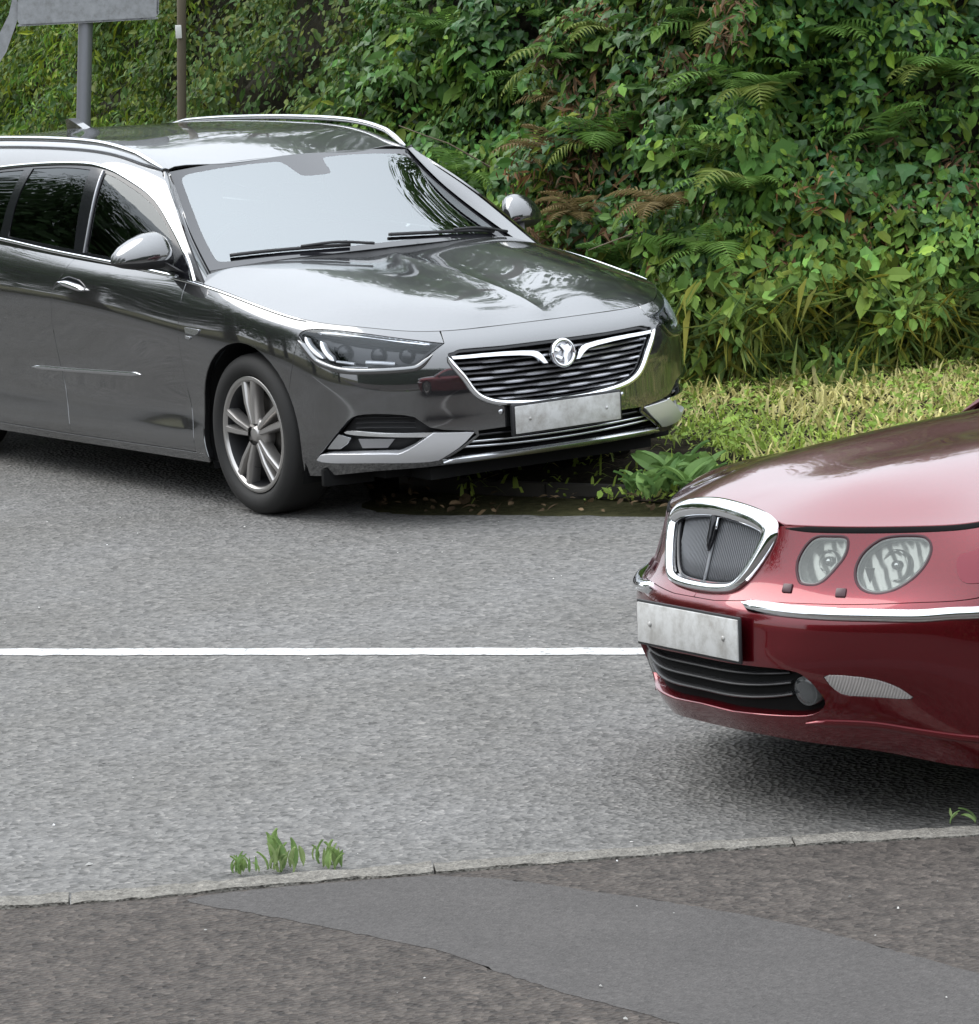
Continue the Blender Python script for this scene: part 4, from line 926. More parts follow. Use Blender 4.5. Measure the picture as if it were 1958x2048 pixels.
        # lower door strip, wing badge
        uv = B.near([(-1.885,-.904,.487),(-1.5,-.905,.500),(-1.2,-.906,.512),(-.88,-.91,.524)]); uv = uv if sgn == 1 else uv*np.array([-1, 1])
        ribbon('door_strip', B, bez(uv, 8), .020, .007, 'satin', car, flip=-1, taper=.02)
        bd = B.near([(-.445,-.93,.756),(-.325,-.93,.753),(-.335,-.93,.738),(-.36,-.93,.728),(-.435,-.93,.732)]); bd = bd if sgn == 1 else mirror_u(bd)
        panel('wing_badge', B, bd, 'satin', car, step=.02, off=.006, depth=.01, flip=-1)
        bd = B.near([(-.44,-.93,.722),(-.40,-.93,.718),(-.405,-.93,.708),(-.435,-.93,.710)]); bd = bd if sgn == 1 else mirror_u(bd)
        panel('wing_badge', B, bd, 'satin', car, step=.02, off=.006, depth=.01, flip=-1)
        # wheels and arch liners
        for cx, st_ in ((0., R(0)), (-2.829, 0.)):
            wheel(car, cx, -sgn*.795, .335, .335, .238, .235, 5, -sgn, steer=st_, phase=R(97))
            ln = [(x, z) for x, _, z in arch_pts(cx, .335, .392, 0, .16, 24)]
            n_ = len(ln); Vl = [(x, -sgn*.885, z) for x, z in ln]+[(x, -sgn*.50, z) for x, z in ln]
            Fl = [(i, i+1, n_+i+1, n_+i) for i in range(n_-1)]
            li_ = obj('arch_liner', Vl, Fl, 'under', car)
            li2 = obj('arch_wall', [(x, -sgn*.52, z) for x, z in ln], [tuple(range(n_))], 'under', car)
    # fin aerial
    f0 = Up(np.array([Up.near([(-2.98,-.0,1.46)])[0, 0]]), np.array([VV/2]))[0]
    prism('roof_aerial', [(f0[0]+.10, -.022, f0[2]-.005), (f0[0]+.02, -.020, f0[2]+.020), (f0[0]-.07, -.018, f0[2]+.046), (f0[0]-.10, -.018, f0[2]+.042), (f0[0]-.085, -.02, f0[2]-.008)], (0, .044, 0), P, roof, bevel=.008)
    # ---- cabin
    box('dashboard', (-.62, 0, .90), (.42, 1.42, .16), 'cabin', car, bevel=.05)
    box('cabin_floor', (-1.9, 0, .38), (2.9, 1.5, .08), 'under', car)
    box('parcel_shelf', (-3.1, 0, .92), (.9, 1.4, .05), 'cabin', car, bevel=.01)
    th = np.linspace(0, 2*math.pi, 33)[:-1]; sw = Matrix.Translation((-.93, -.36, .97)) @ Matrix.Rotation(R(-64), 4, 'Y')
    tube('steering_wheel', [sw @ Vector((.185*math.cos(a), .185*math.sin(a), 0)) for a in th], .015, 'cabin', car, 8, closed=True)
    seats(car, 'seat', ((-1.35, (-.37, .37)), (-2.25, (-.40, .0, .40))))
    panel('headlining', Up, shrink(np.array([(.1, Up.kv[3]), (Up.U-.1, Up.kv[3]), (Up.U-.1, VV-Up.kv[3]), (.1, VV-Up.kv[3])]), .01), 'headlining', car, step=.12, off=-.03, depth=0, flip=-1)
    rw = np.array([(Up.U, 0), (Up.U, VV)]); 
    ee = Up(np.full(12, Up.U), np.linspace(0, VV, 12)); bb = B(np.linspace(B.near([(-3.5,-.85,1.07)])[0, 0], B.U, 6), np.full(6, V)); bb = np.concatenate([bb, (bb[::-1]*np.array([1, -1, 1]))])
    obj('rear_window', np.concatenate([ee, bb]), [(i, i+1, 12+i+1, 12+i) for i in range(11)], 'privacy_glass', car)
    return car
def sline1(p, s): p = np.asarray(p, float); return p if s == 1 else p*np.array([-1, 1])
def shrink_line(p, d):
    p = np.asarray(p, float); e = np.gradient(p, axis=0); e /= np.linalg.norm(e, axis=1)[:, None]+1e-9
    return p+np.stack([-e[:, 1], e[:, 0]], 1)*d
# ------------------------------------------------------------------ dark red saloon
def build_saloon():
    Nn = make_nets2(); B, Hn, Up, Sc = Nn['belt'], Nn['bonnet'], Nn['upper'], Nn['screen']
    car = empty('parked_car', (5.5783, -1.8956, .0301))
    car.rotation_euler = (Matrix.Rotation(R(-95.9885), 3, 'Z') @ Matrix.Rotation(R(-2.2002), 3, 'Y') @ Matrix.Rotation(R(2.2004), 3, 'X')).to_euler()
    tag(car, 'dark red saloon car nose with chrome shield grille and twin round headlamps', 'car', 'cars parked at the roadside')
    P = 'red_paint'; V = B.V; nb = B.near
    rng = np.linspace
    def side(p, s): p = np.asarray(p, float); return p if s == 1 else mirror_u(p)
    def sline(p, s): p = np.asarray(p, float); return p if s == 1 else p*np.array([-1, 1])
    inner = chaikin(nb([(0.801,-0.344,0.631),(0.808,-0.364,0.589),(0.802,-0.381,0.582),(0.786,-0.412,0.582),(0.769,-0.43,0.596),(0.747,-0.446,0.625),(0.727,-0.461,0.654),(0.717,-0.463,0.682),(0.716,-0.456,0.702),(0.74,-0.418,0.701),(0.763,-0.38,0.701),(0.782,-0.357,0.674)]), 2)
    outer = chaikin(nb([(0.717,-0.494,0.618),(0.721,-0.51,0.584),(0.711,-0.539,0.567),(0.688,-0.574,0.564),(0.648,-0.611,0.584),(0.606,-0.643,0.628),(0.584,-0.651,0.671),(0.582,-0.639,0.696),(0.593,-0.619,0.708),(0.65,-0.546,0.704),(0.677,-0.518,0.683),(0.7,-0.499,0.655)]), 2)
    corner = chaikin(nb([(.545,-.705,.658),(.52,-.735,.670),(.46,-.785,.70),(.42,-.81,.70),(.40,-.825,.66),(.45,-.82,.615),(.515,-.775,.592),(.556,-.732,.593)]), 2)
    ind = chaikin(nb([(.826,-.479,.34),(.812,-.5,.349),(.749,-.589,.34),(.707,-.638,.32),(.674,-.67,.287),(.682,-.66,.276),(.756,-.57,.277),(.794,-.519,.278),(.814,-.494,.303)]), 1, (0, 4))
    it = nb([(.927,0,.364),(.918,-.22,.362),(.874,-.385,.357),(.851,-.435,.335),(.834,-.462,.293),(.822,-.47,.254),(.836,-.429,.221),(.872,-.344,.215),(.905,-.15,.217),(.914,0,.218)]); it[0, 0] = it[-1, 0] = 0
    intake = np.concatenate([[it[0]], bez(it[1:-1], 3), [it[-1]]]); intake = np.concatenate([intake, mirror_u(intake)[1:-1]])
    # grille opening in the nose
    gy = [(0,.520),(.12,.524),(.17,.540),(.21,.59),(.262,.69),(.272,.727)]
    gh = nb([(.80,-y,z) for y, z in gy]); gh[0, 0] = 0; gh[-1, 1] = V
    a1 = nb([(x, -.88, z) for x, _, z in arch_pts(0., .30, .345, -.88, .16)]); a1[0, 1] = a1[-1, 1] = 0
    vb = nb([(.85,-.40,.552)])[0, 1]                     # top edge of the bumper
    vb_of = lambda u: float(np.interp(u, [.10, .25, .45, .75, 1.05, 1.25], [nb([(.9, 0, .512)])[0, 1], nb([(.9,-.22,.540)])[0, 1], vb, nb([(.66,-.66,.552)])[0, 1], nb([(.5,-.79,.562)])[0, 1], nb([(.34,-.86,.565)])[0, 1]]))
    kb = int(np.argmin(np.abs(B(a1[:, 0], a1[:, 1])[:, 2]-.545)[:len(a1)//2]))
    ub = a1[kb, 0]
    tl = [(u, vb_of(u)) for u in rng(0, ub, 24)]
    half = np.array(tl+[tuple(p) for p in a1[:kb+1][::-1]]+[(u, 0) for u in rng(a1[0, 0], 0, 16)][1:])
    bumper = np.concatenate([half, mirror_u(half)[1:-1]])
    bp = panel('bumper', B, shrink(bumper, .002), P, car, holes=[intake, ind, mirror_u(ind)], step=.025, flip=-1, depth=.03)
    # nose panel with the lamps, wings
    u_w = nb([(.575,-.70,.70)])[0, 0]
    dg = nb([(-.62,-.80,.85),(-.63,-.88,.70),(-.62,-.885,.45),(-.58,-.86,.22)]); dg[0, 1] = V
    wing = np.concatenate([gh, [(u, V) for u in rng(gh[-1, 0]+.03, dg[0, 0], 26)], dg[1:], [(dg[-1, 0], 0)], a1[kb:][::-1], np.array(tl[1:-1])[::-1], [(0, vb_of(0))]])
    ar = nb([(x, -.88, z) for x, _, z in arch_pts(-2.746, .30, .345, -.88, .16)]); ar[0, 1] = ar[-1, 1] = 0
    vsl = nb([(-1.2,-.86,.20)])[0, 1]
    for s in (1, -1):
        panel('front_wing', B, side(shrink(wing, .0018), s), P, car, holes=[side(inner, s), side(outer, s)], step=.025, flip=-1, depth=.03)
        bg_ = nb([(-1.52,-.80,.87),(-1.55,-.885,.7),(-1.52,-.885,.45),(-1.5,-.86,.22)]); bg_[0, 1] = V
        cg = nb([(-2.45,-.80,.885),(-2.5,-.87,.7),(-2.36,-.88,.45),(-2.3,-.86,.22)]); cg[0, 1] = V
        d1 = np.concatenate([dg[:-1], [(dg[-1, 0], vsl)], [(bg_[-1, 0], vsl)], bg_[:-1][::-1]]); d2 = np.concatenate([bg_[:-1], [(bg_[-1, 0], vsl)], [(cg[-1, 0], vsl)], cg[:-1][::-1]])
        panel('front_door', B, side(shrink(d1, .0022), s), P, car, step=.06, flip=-1, depth=.02); panel('rear_door', B, side(shrink(d2, .0022), s), P, car, step=.06, flip=-1, depth=.02)
        sl = np.array([(a1[-1, 0], 0), (ar[0, 0], 0), (ar[0, 0], vsl), (a1[-1, 0]+.03, vsl)]); panel('sill', B, side(shrink(sl, .0015), s), P, car, step=.06, flip=-1, depth=.03)
        qp = np.concatenate([cg[:-1], [(cg[-1, 0], vsl)], ar[1:-1][ar[1:-1, 1] > vsl], [(ar[-1, 0], 0)], [(B.U, 0), (B.U, V)]]); panel('rear_quarter', B, side(shrink(qp, .0022), s), P, car, step=.07, flip=-1, depth=.02)
    H = []
    def lowclip(a): a = shrink(a, -.012); a[:, 1] = np.maximum(a[:, 1], .002); return a
    for h in (lowclip(a1), lowclip(ar), shrink(inner, -.006), shrink(outer, -.006)): H += [h, mirror_u(h)]
    shell(car, B, H+[shrink(intake, -.006)], .03)
    # ---- lamps
    for s in (1, -1):
        for nm, pp, col in (('inner_headlamp', inner, .7), ('outer_headlamp', outer, 1.)):
            hl = bpy.data.objects.new('headlamp', None); link(hl, car)
            c = pp.mean(0); c = c if s == 1 else c*np.array([-1, 1]); p = B([c[0]], [c[1]])[0]; n = B.nrm([c[0]], [c[1]], -1)[0]
            d = Vector(n).normalized(); d = (d+Vector((.9, 0, 0))).normalized(); w = .062 if col < 1 else .085
            V_, F_ = lathe_data([(0, .0), (.010, -.002), (.013, -.010), (.013, -.05)], 20, axis='z'); o2 = obj('bulb', V_, F_, 'reflector', hl); o2.matrix_local = Matrix.Translation(Vector(p)-Vector(n)*.022) @ d.to_track_quat('Z', 'Y').to_matrix().to_4x4()
            V_, F_ = lathe_data([(w*.42, .0), (w*.47, .004), (w*.52, .0), (w*.52, -.02)], 32, axis='z'); o2 = obj('bezel_ring', V_, F_, 'lamp_bowl', hl); o2.matrix_local = Matrix.Translation(Vector(p)-Vector(n)*.036) @ d.to_track_quat('Z', 'Y').to_matrix().to_4x4()
            panel('housing', B, side(shrink(pp, -.003), s), 'lamp_bowl', hl, step=.02, off=-.042, depth=0, flip=-1)
            panel('seal', B, side(pp, s), 'lamp_grey', hl, holes=[side(shrink(pp, .005), s)], step=.02, off=-.003, depth=.04, flip=-1)
            q_ = shrink(pp, -.003); ribbon('lamp_rim', B, sline(q_, s), .007, .0012, 'maroon_dark', hl, flip=-1, closed=True)
            panel('lens', B, side(shrink(pp, .003), s), 'old_lens', hl, step=.015, off=-.002, depth=0, flip=-1, )
        cl = panel('corner_lamp', B, side(corner, s), 'corner_lens', car, step=.02, off=.004, depth=.01, flip=-1)
        il = bpy.data.objects.new('indicator_lamp', None); link(il, bp)
        panel('reflector', B, side(shrink(ind, .001), s), 'indicator_back', il, step=.02, off=-.03, depth=0, flip=-1)
        panel('lens', B, side(shrink(ind, .003), s), 'indicator_lens', il, step=.02, off=.001, depth=.01, flip=-1)
        panel('lamp_seal', B, side(shrink(ind, -.002), s), 'black', il, holes=[side(shrink(ind, .004), s)], step=.02, off=-.002, depth=.02, flip=-1)
        # fog lamp in the intake
        fl = bpy.data.objects.new('fog_lamp', None); link(fl, bp)
        uv = nb([(.854,-.418,.286)])[0]*np.array([s, 1]); p = B([uv[0]], [uv[1]])[0]; n = B.nrm([uv[0]], [uv[1]], -1)[0]
        mt = Matrix.Translation(Vector(p)-Vector(n)*.012) @ (Vector(n)*.6+Vector((.7, 0, 0))).normalized().to_track_quat('Z', 'Y').to_matrix().to_4x4()
        V_, F_ = lathe_data([(0, -.002), (.02, -.0025), (.034, -.004), (.037, -.006), (.040, -.004), (.042, -.05)], 28, axis='z'); o = obj('fog_lens', V_, F_, 'fog_glass', fl); o.matrix_local = mt
        # little dark jet covers under the lamps
        for c in ((.826,-.340,.566), (.752,-.480,.560)):
            uv = nb([c])[0]*np.array([s, 1]); p = B([uv[0]], [uv[1]])[0]; n = B.nrm([uv[0]], [uv[1]], -1)[0]
            o = box('jet_recess', (0, 0, 0), (.030, .026, .012), 'maroon_dark', car, bevel=.004); o.matrix_local = Matrix.Translation(Vector(p)) @ Vector(n).to_track_quat('Z', 'Y').to_matrix().to_4x4()
        sl_ = [(u, V-.007) for u in rng(gh[-1, 0]+.02, nb([(.42,-.77,.75)])[0, 0], 30)]; ribbon('bonnet_lip_shade', B, sline(sl_, s), .016, .0015, 'under', car, flip=-1, taper=.12)  # black ribbon painting in the shadow line under the bonnet lip
        # chrome bumper strip
        st = nb([(.897,-.236,.520),(.842,-.41,.514),(.748,-.558,.511),(.655,-.675,.511),(.57,-.75,.517),(.47,-.82,.524),(.36,-.86,.53)])
        ribbon('bumper_strip', B, sline(bez(st, 8), s), .036, .018, 'chrome', bp, flip=-1, taper=.015)
        ls = nb([(.837,-.40,.198),(.744,-.548,.193),(.674,-.634,.185),(.604,-.713,.181),(.535,-.774,.181),(.42,-.83,.18)])
        ribbon('bumper_crease', B, sline(bez(ls, 6), s), .022, .008, P, bp, flip=-1, taper=.06)
    panel('intake_backing', B, shrink(intake, -.008), 'under', bp, step=.05, off=-.029, depth=0, flip=-1)
    for z in (.335, .300, .262):
        ys = np.linspace(-.40, .40, 21); uv = B.near([(.91, -abs(y), z) for y in ys]); uv[:, 0] *= -np.sign(ys+1e-9)
        ribbon('intake_slat', B, uv[::-1], .008, .01, 'trim_black', bp, off=-.024, flip=-1)
    # ---- chrome grille shield
    g = bpy.data.objects.new('grille', None); link(g, car)
    def gp(y, z): return np.array([.884-(z-.55)*.30-.45*y*y, y, z])
    ring = [(0,.778),(.10,.772),(.19,.758),(.245,.738),(.266,.705),(.252,.655),(.215,.592),(.180,.556),(.140,.541),(.06,.535)]
    ring = ring+[(-y, z) for y, z in ring[::-1] if y > 0]
    rc = bez([(y, z) for y, z in ring], 5, closed=True); n = len(rc)
    cen = np.array([0, .655]); V_ = []; m = 10
    for k, (y, z) in enumerate(rc):
        t = rc[(k+1) % n]-rc[k-1]; t /= np.linalg.norm(t); o_ = np.array([t[1], -t[0]]); 
        if o_@(np.array([y, z])-cen) < 0: o_ = -o_
        w = np.interp(z, [.53, .56, .68, .74, .78], [.016, .018, .026, .030, .030])
        for i in range(m):
            a = math.pi*2*i/m; off = o_*(math.cos(a)*w*.9-w*.75); dep = math.sin(a)*.022
            b = gp(y+off[0], z+off[1]); V_.append(b+np.array([dep+.004, 0, dep*.25]))
    F_ = [(k*m+i, k*m+(i+1) % m, ((k+1) % n)*m+(i+1) % m, ((k+1) % n)*m+i) for k in range(n) for i in range(m)]
    obj('shield', V_, F_, 'chrome', g)
    # inner black frame, mesh and centre rib, ship badge
    Gm = Net([[gp(y, z)-np.array([.014, 0, 0]) for z in np.linspace(.53, .78, 6)] for y in np.linspace(-.28, .28, 9)])
    mring = Gm.near([gp(y*.80, .655+(z-.655)*.80) for y, z in rc]); panel('mesh_panel', Gm, mring, 'grille_mesh', g, step=.03, depth=0, flip=-1)
    V_ = []; F_ = []
    for y in np.arange(-.195, .196, .008):
        zz = [z for yy, z in ((a_*.80, .655+(b_-.655)*.80) for a_, b_ in rc) if abs(yy-y) < .012]
        if len(zz) < 2 or max(zz)-min(zz) < .02: continue
        v, f = tube_data([gp(y, t)-np.array([.012, 0, 0]) for t in np.linspace(min(zz), max(zz), 5)], .0020, 5); k_ = len(V_); V_ += list(v); F_ += [tuple(i+k_ for i in ff) for ff in f]
    obj('slats', V_, F_, 'grille_mesh', g)
    tube('mesh_frame', [gp(y*.815, .655+(z-.655)*.815)-np.array([.006, 0, 0]) for y, z in rc], .007, 'black_gloss', g, 6, closed=True)
    tube('centre_rib', [gp(0, z)+np.array([-.006, 0, 0]) for z in np.linspace(.560, .745, 8)], .005, 'grille_mesh', g, 6)
    zs = np.linspace(.640, .752, 10); tube('ship_badge', [gp(0, z)+np.array([.004, 0, 0]) for z in zs], np.interp(zs, [.640, .66, .72, .752], [.003, .010, .015, .011]), 'black_gloss', g, 10)
    zs = np.linspace(.700, .748, 6); tube('badge_edge', [gp(.017, z)+np.array([.006, 0, 0]) for z in zs], .004, 'chrome', g, 6)
    # ---- number plate (left blank)
    box('number_plate', (.935, 0, .430), (.008, .520, .111), 'plate_white', bp, bevel=.003)
    box('plate_surround', (.931, 0, .430), (.008, .534, .125), 'black', bp, bevel=.003)
    for y in (-.19, .19): tube('plate_screw', [(.938, y, .43), (.942, y, .43)], .007, 'plate_white', bp, 10)
    # ---- bonnet
    us = rng(0, B.near([(-.52,-.80,.845)])[0, 0], 60); E = B(us, np.full(60, V))[:, :2]
    rear = bez([E[-1], (-.58,-.74), (-.50,-.52), (-.43,-.28), (-.40, 0)], 6)[1:]
    # the front of the bonnet is notched around the grille
    keep = np.abs(E[:, 1]) > .280
    notch = [(.795, 0), (.797,-.10), (.797,-.19), (.797,-.25)]
    E2 = np.concatenate([notch, E[keep]])
    out = np.concatenate([E2, rear]); out = np.concatenate([out, (out[::-1]*np.array([1, -1]))[1:-1]])
    bo = panel('bonnet', Hn, shrink(out, .006), P, car, step=.035, flip=1, depth=.025)
    c0 = np.array([(x, y, float(Hn.f([(x, y)])[0])-.012) for x, y in np.concatenate([rear, (rear[::-1]*np.array([1, -1]))[1:]])])
    su = np.interp(np.abs(c0[:, 1]), np.linspace(0, .74, 9), np.linspace(0, Sc.U, 9))*np.sign(-c0[:, 1]-1e-9); c1 = Sc(su, np.zeros(len(su)))+np.array([-.02, 0, .004]); n = len(c0)
    obj('cowl', np.concatenate([c0, c1]), [(i, i+1, n+i+1, n+i) for i in range(n-1)], 'black', car)
    # ---- glasshouse
    U_, W_ = Sc.U, Sc.V
    panel('windscreen', Sc, shrink(np.array([(-U_, 0), (U_, 0), (U_, W_), (-U_, W_)]), .004), 'screen_glass', car, step=.08, depth=.006, flip=-1)
    VV = Up.V; mv = lambda p: (lambda q: np.stack([q[:, 0], VV-q[:, 1]], 1)[::-1])(np.asarray(p))
    dlo = chaikin(Up.near([(-.72,-.80,.885),(-1.0,-.72,1.10),(-1.30,-.69,1.235),(-1.75,-.70,1.27),(-2.2,-.70,1.25),(-2.55,-.71,1.15),(-2.75,-.76,.93),(-2.0,-.80,.91),(-1.3,-.80,.90)]), 2, (0,))
    full = np.array([(0, 0), (Up.U, 0), (Up.U, VV), (0, VV)])
    roof = panel('roof', Up, shrink(full, .001), P, car, holes=[dlo, mv(dlo)], step=.07, depth=.012, flip=-1)
    for s in (1, -1):
        mu = (lambda p: p) if s == 1 else mv
        panel('side_window', Up, mu(shrink(dlo, .001)), 'privacy_glass', car, step=.08, off=-.006, depth=.004, flip=-1)
        v4 = np.linspace(0, Sc.V, 7); e0 = Sc(np.full(7, Sc.U), v4); e1 = Up(np.zeros(7), np.interp(np.linspace(0, 1, 7), np.linspace(0, 1, 4), Up.kv[:4])); mid = .5*(e0+e1)+np.array([.008, -.02, .014])
        gg = np.stack([e0+np.array([0, -.004, .004]), mid, e1], 1); gg = gg if s == 1 else gg*np.array([1, -1, 1])
        An = Net(gg); panel('a_pillar', An, [(0, 0), (An.U, 0), (An.U, An.V), (0, An.V)], P, car, step=.05, depth=.01, flip=-1 if s == 1 else 1)
        mr = bpy.data.objects.new('door_mirror', None); link(mr, car); bm = bmesh.new(); bmesh.ops.create_uvsphere(bm, u_segments=20, v_segments=12, radius=1, matrix=Matrix.Translation((-.85, -s*.93, .96)) @ Matrix.Diagonal((.07, .12, .075, 1))); from_bm('mirror_cap', bm, P, mr)
        box('mirror_foot', (-.84, -s*.83, .91), (.08, .10, .04), 'black', mr, bevel=.01)
        for cx in (0., -2.746):
            wheel(car, cx, -s*.755, .29+(.012 if s == 1 else -.0), .315, .215, .205, 7, -s)
            ln = [(x, z) for x, _, z in arch_pts(cx, .30, .352, 0, .14, 24)]; n_ = len(ln)
            obj('arch_liner', [(x, -s*.84, z) for x, z in ln]+[(x, -s*.50, z) for x, z in ln], [(i, i+1, n_+i+1, n_+i) for i in range(n_-1)], 'under', car); obj('arch_wall', [(x, -s*.52, z) for x, z in ln], [tuple(range(n_))], 'under', car)
    bl = [Up(np.full(12, Up.U), np.linspace(0, VV, 12)), np.concatenate([(lambda q: np.concatenate([q, q[::-1]*np.array([1, -1, 1])]))(B(rng(nb([(-3.3,-.8,.89)])[0, 0], B.U, 6), np.full(6, V)))])]
    obj('boot_lid', np.concatenate(bl), [(i, i+1, 12+i+1, 12+i) for i in range(11)], P, car)
    box('undertray', (-1.5, 0, .18), (3.5, 1.30, .08), 'under', car); box('front_undertray', (.22, 0, .17), (.60, .80, .05), 'under', car); box('engine_bay', (.25, 0, .42), (.85, 1.0, .40), 'under', car); box('cabin_block', (-1.7, 0, .60), (2.0, 1.3, .55), 'cabin', car, bevel=.05)
    return car
def _bowl():
    m, t, b = nmat('lamp_bowl'); b.inputs['Base Color'].default_value = (.60, .60, .57, 1); b.inputs['Metallic'].default_value = .9; b.inputs['Roughness'].default_value = .26
    tc = nd(t, 'ShaderNodeTexCoord'); w = nd(t, 'ShaderNodeTexWave', i_Scale=14., i_Distortion=2., wave_type='BANDS'); bu = nd(t, 'ShaderNodeBump', i_Strength=.35, i_Distance=.015)
    t.links.new(tc.outputs['Object'], w.inputs['Vector']); t.links.new(w.outputs['Fac'], bu.inputs['Height']); t.links.new(bu.outputs[0], b.inputs['Normal']); return m
M['lamp_bowl'] = _bowl()
M['lamp_grey'] = pm('lamp_grey', (.20, .20, .19), .35, .6)
M['maroon_dark'] = pm('maroon_dark', (.035, .004, .008), .35)
M['grille_mesh'] = pm('grille_mesh', (.22, .225, .235), .5, .6)
M['fog_glass'] = pm('fog_glass', (.045, .048, .05), .2, .1, coat=1.)
M['corner_lens'] = pm('corner_lens', (.17, .014, .026), .2, .5, coat=.6)
M['indicator_back'] = pm('indicator_back', (.72, .70, .68), .3, .6)
def _ribbed():
    m, t, b = nmat('indicator_lens')
    b.inputs['Base Color'].default_value = (.62, .58, .56, 1); b.inputs['Roughness'].default_value = .22; b.inputs['Transmission Weight'].default_value = .55; b.inputs['Coat Weight'].default_value = 1.
    tc = nd(t, 'ShaderNodeTexCoord'); w = nd(t, 'ShaderNodeTexWave', i_Scale=60., wave_type='BANDS'); bu = nd(t, 'ShaderNodeBump', i_Strength=.5, i_Distance=.003)
    t.links.new(tc.outputs['Object'], w.inputs['Vector']); t.links.new(w.outputs['Fac'], bu.inputs['Height']); t.links.new(bu.outputs[0], b.inputs['Normal'])
    M['indicator_lens'] = m
    m = glass('old_lens', (.80, .81, .78), 1.5); t = m.node_tree
    gl = [n for n in t.nodes if n.type == 'BSDF_GLOSSY'][0]; gl.inputs['Roughness'].default_value = .08
    # weathered polycarbonate: part of the light is scattered
    df = nd(t, 'ShaderNodeBsdfDiffuse'); df.inputs[0].default_value = (.34, .35, .32, 1); mi = nd(t, 'ShaderNodeMixShader'); mi.inputs[0].default_value = .26
    tr = [n for n in t.nodes if n.type == 'BSDF_TRANSPARENT'][0]; ms = [n for n in t.nodes if n.type == 'MIX_SHADER' and n != mi][0]
    t.links.new(tr.outputs[0], mi.inputs[1]); t.links.new(df.outputs[0], mi.inputs[2]); t.links.new(mi.outputs[0], ms.inputs[1])
    M['old_lens'] = m
_ribbed()
# ------------------------------------------------------------------ vegetation
def mat_leaf(name, rough=.42, trans=.25, spec=.45, bump=0.):
    m, t, b = nmat(name); at = nd(t, 'ShaderNodeAttribute', attribute_name='Col'); t.links.new(at.outputs['Color'], b.inputs['Base Color'])
    b.inputs['Roughness'].default_value = rough; b.inputs['Specular IOR Level'].default_value = spec
    tr = nd(t, 'ShaderNodeBsdfTranslucent'); t.links.new(at.outputs['Color'], tr.inputs['Color']); mi = nd(t, 'ShaderNodeMixShader'); mi.inputs[0].default_value = trans
    o = [n for n in t.nodes if n.type == 'OUTPUT_MATERIAL'][0]; t.links.new(b.outputs[0], mi.inputs[1]); t.links.new(tr.outputs[0], mi.inputs[2]); t.links.new(mi.outputs[0], o.inputs['Surface'])
    M[name] = m
mat_leaf('leaf_glossy', .42, .22, .32); mat_leaf('leaf_matt', .6, .30, .22); mat_leaf('dead_leaf', .8, .2, .2); mat_leaf('grass_blade', .5, .35, .3)
# leaf shapes: (vertices, triangles); y runs along the leaf, z is its upper side
IVY = (np.array([(0, 0, 0), (-.50, .12, -.05), (-.36, .45, -.07), (-.16, .62, -.03), (0, 1, -.14), (.16, .62, -.03), (.36, .45, -.07), (.50, .12, -.05), (0, .40, .05)]), np.array([(0, 8, 1), (1, 8, 2), (2, 8, 3), (3, 8, 4), (4, 8, 5), (5, 8, 6), (6, 8, 7), (7, 8, 0)]))
OVAL = (np.array([(0, 0, 0), (-.27, .30, .06), (-.24, .66, .05), (0, 1, -.06), (.24, .66, .05), (.27, .30, .06), (0, .5, 0)]), np.array([(0, 6, 1), (1, 6, 2), (2, 6, 3), (3, 6, 4), (4, 6, 5), (5, 6, 0)]))
BLADE = (np.array([(0, 0, 0), (-.022, .35, .01), (0, 1, -.25), (.022, .35, .01)]), np.array([(0, 2, 1), (0, 3, 2)]))
KITE = (np.array([(0, 0, 0), (-.24, .45, .07), (0, 1, -.05), (.24, .45, .07)]), np.array([(0, 2, 1), (0, 3, 2)]))
LONG = (np.array([(0, 0, 0), (-.11, .35, .03), (0, 1, -.22), (.11, .35, .03)]), np.array([(0, 2, 1), (0, 3, 2)]))
def frames(Nrm, roll, droop):
    """leaf axes: y along the blade, z upper face"""
    Nrm = Nrm/np.linalg.norm(Nrm, axis=1)[:, None]
    down = np.array([0, 0, -1.])-Nrm*(Nrm@np.array([0, 0, -1.]))[:, None]; down /= np.linalg.norm(down, axis=1)[:, None]+1e-6
    side = np.cross(down, Nrm)
    y = down*np.cos(roll)[:, None]+side*np.sin(roll)[:, None]
    x = np.cross(y, Nrm)
    return x, y, Nrm
def leaves(P, Nrm, size, col, shape, roll):
    V0, T0 = shape; x, y, z = frames(Nrm, roll, 0); n = len(P); k = len(V0)
    V = P[:, None]+size[:, None, None]*(V0[None, :, 0:1]*x[:, None]+V0[None, :, 1:2]*y[:, None]+V0[None, :, 2:3]*z[:, None])
    T = (np.arange(n)[:, None, None]*k+T0[None]).reshape(-1, 3)
    return V.reshape(-1, 3), T, np.repeat(col, k, 0)
def big_mesh(name, parts, mat):
    V = np.concatenate([p[0] for p in parts]); C_ = np.concatenate([p[2] for p in parts]); T = []; k = 0
    for p in parts: T.append(p[1]+k); k += len(p[0])
    T = np.concatenate(T).astype(np.int32); me = bpy.data.meshes.new(name); me.vertices.add(len(V)); me.vertices.foreach_set('co', V.astype(np.float32).ravel())
    me.loops.add(T.size); me.loops.foreach_set('vertex_index', T.ravel()); me.polygons.add(len(T)); me.polygons.foreach_set('loop_start', np.arange(0, T.size, 3, dtype=np.int32)); me.polygons.foreach_set('loop_total', np.full(len(T), 3, np.int32))
    me.update(); me.validate()
    a = me.color_attributes.new('Col', 'FLOAT_COLOR', 'POINT'); a.data.foreach_set('color', np.concatenate([C_, np.ones((len(C_), 1))], 1).astype(np.float32).ravel())
    me.materials.append(M[mat]); me.polygons.foreach_set('use_smooth', np.zeros(len(T), bool)); return me
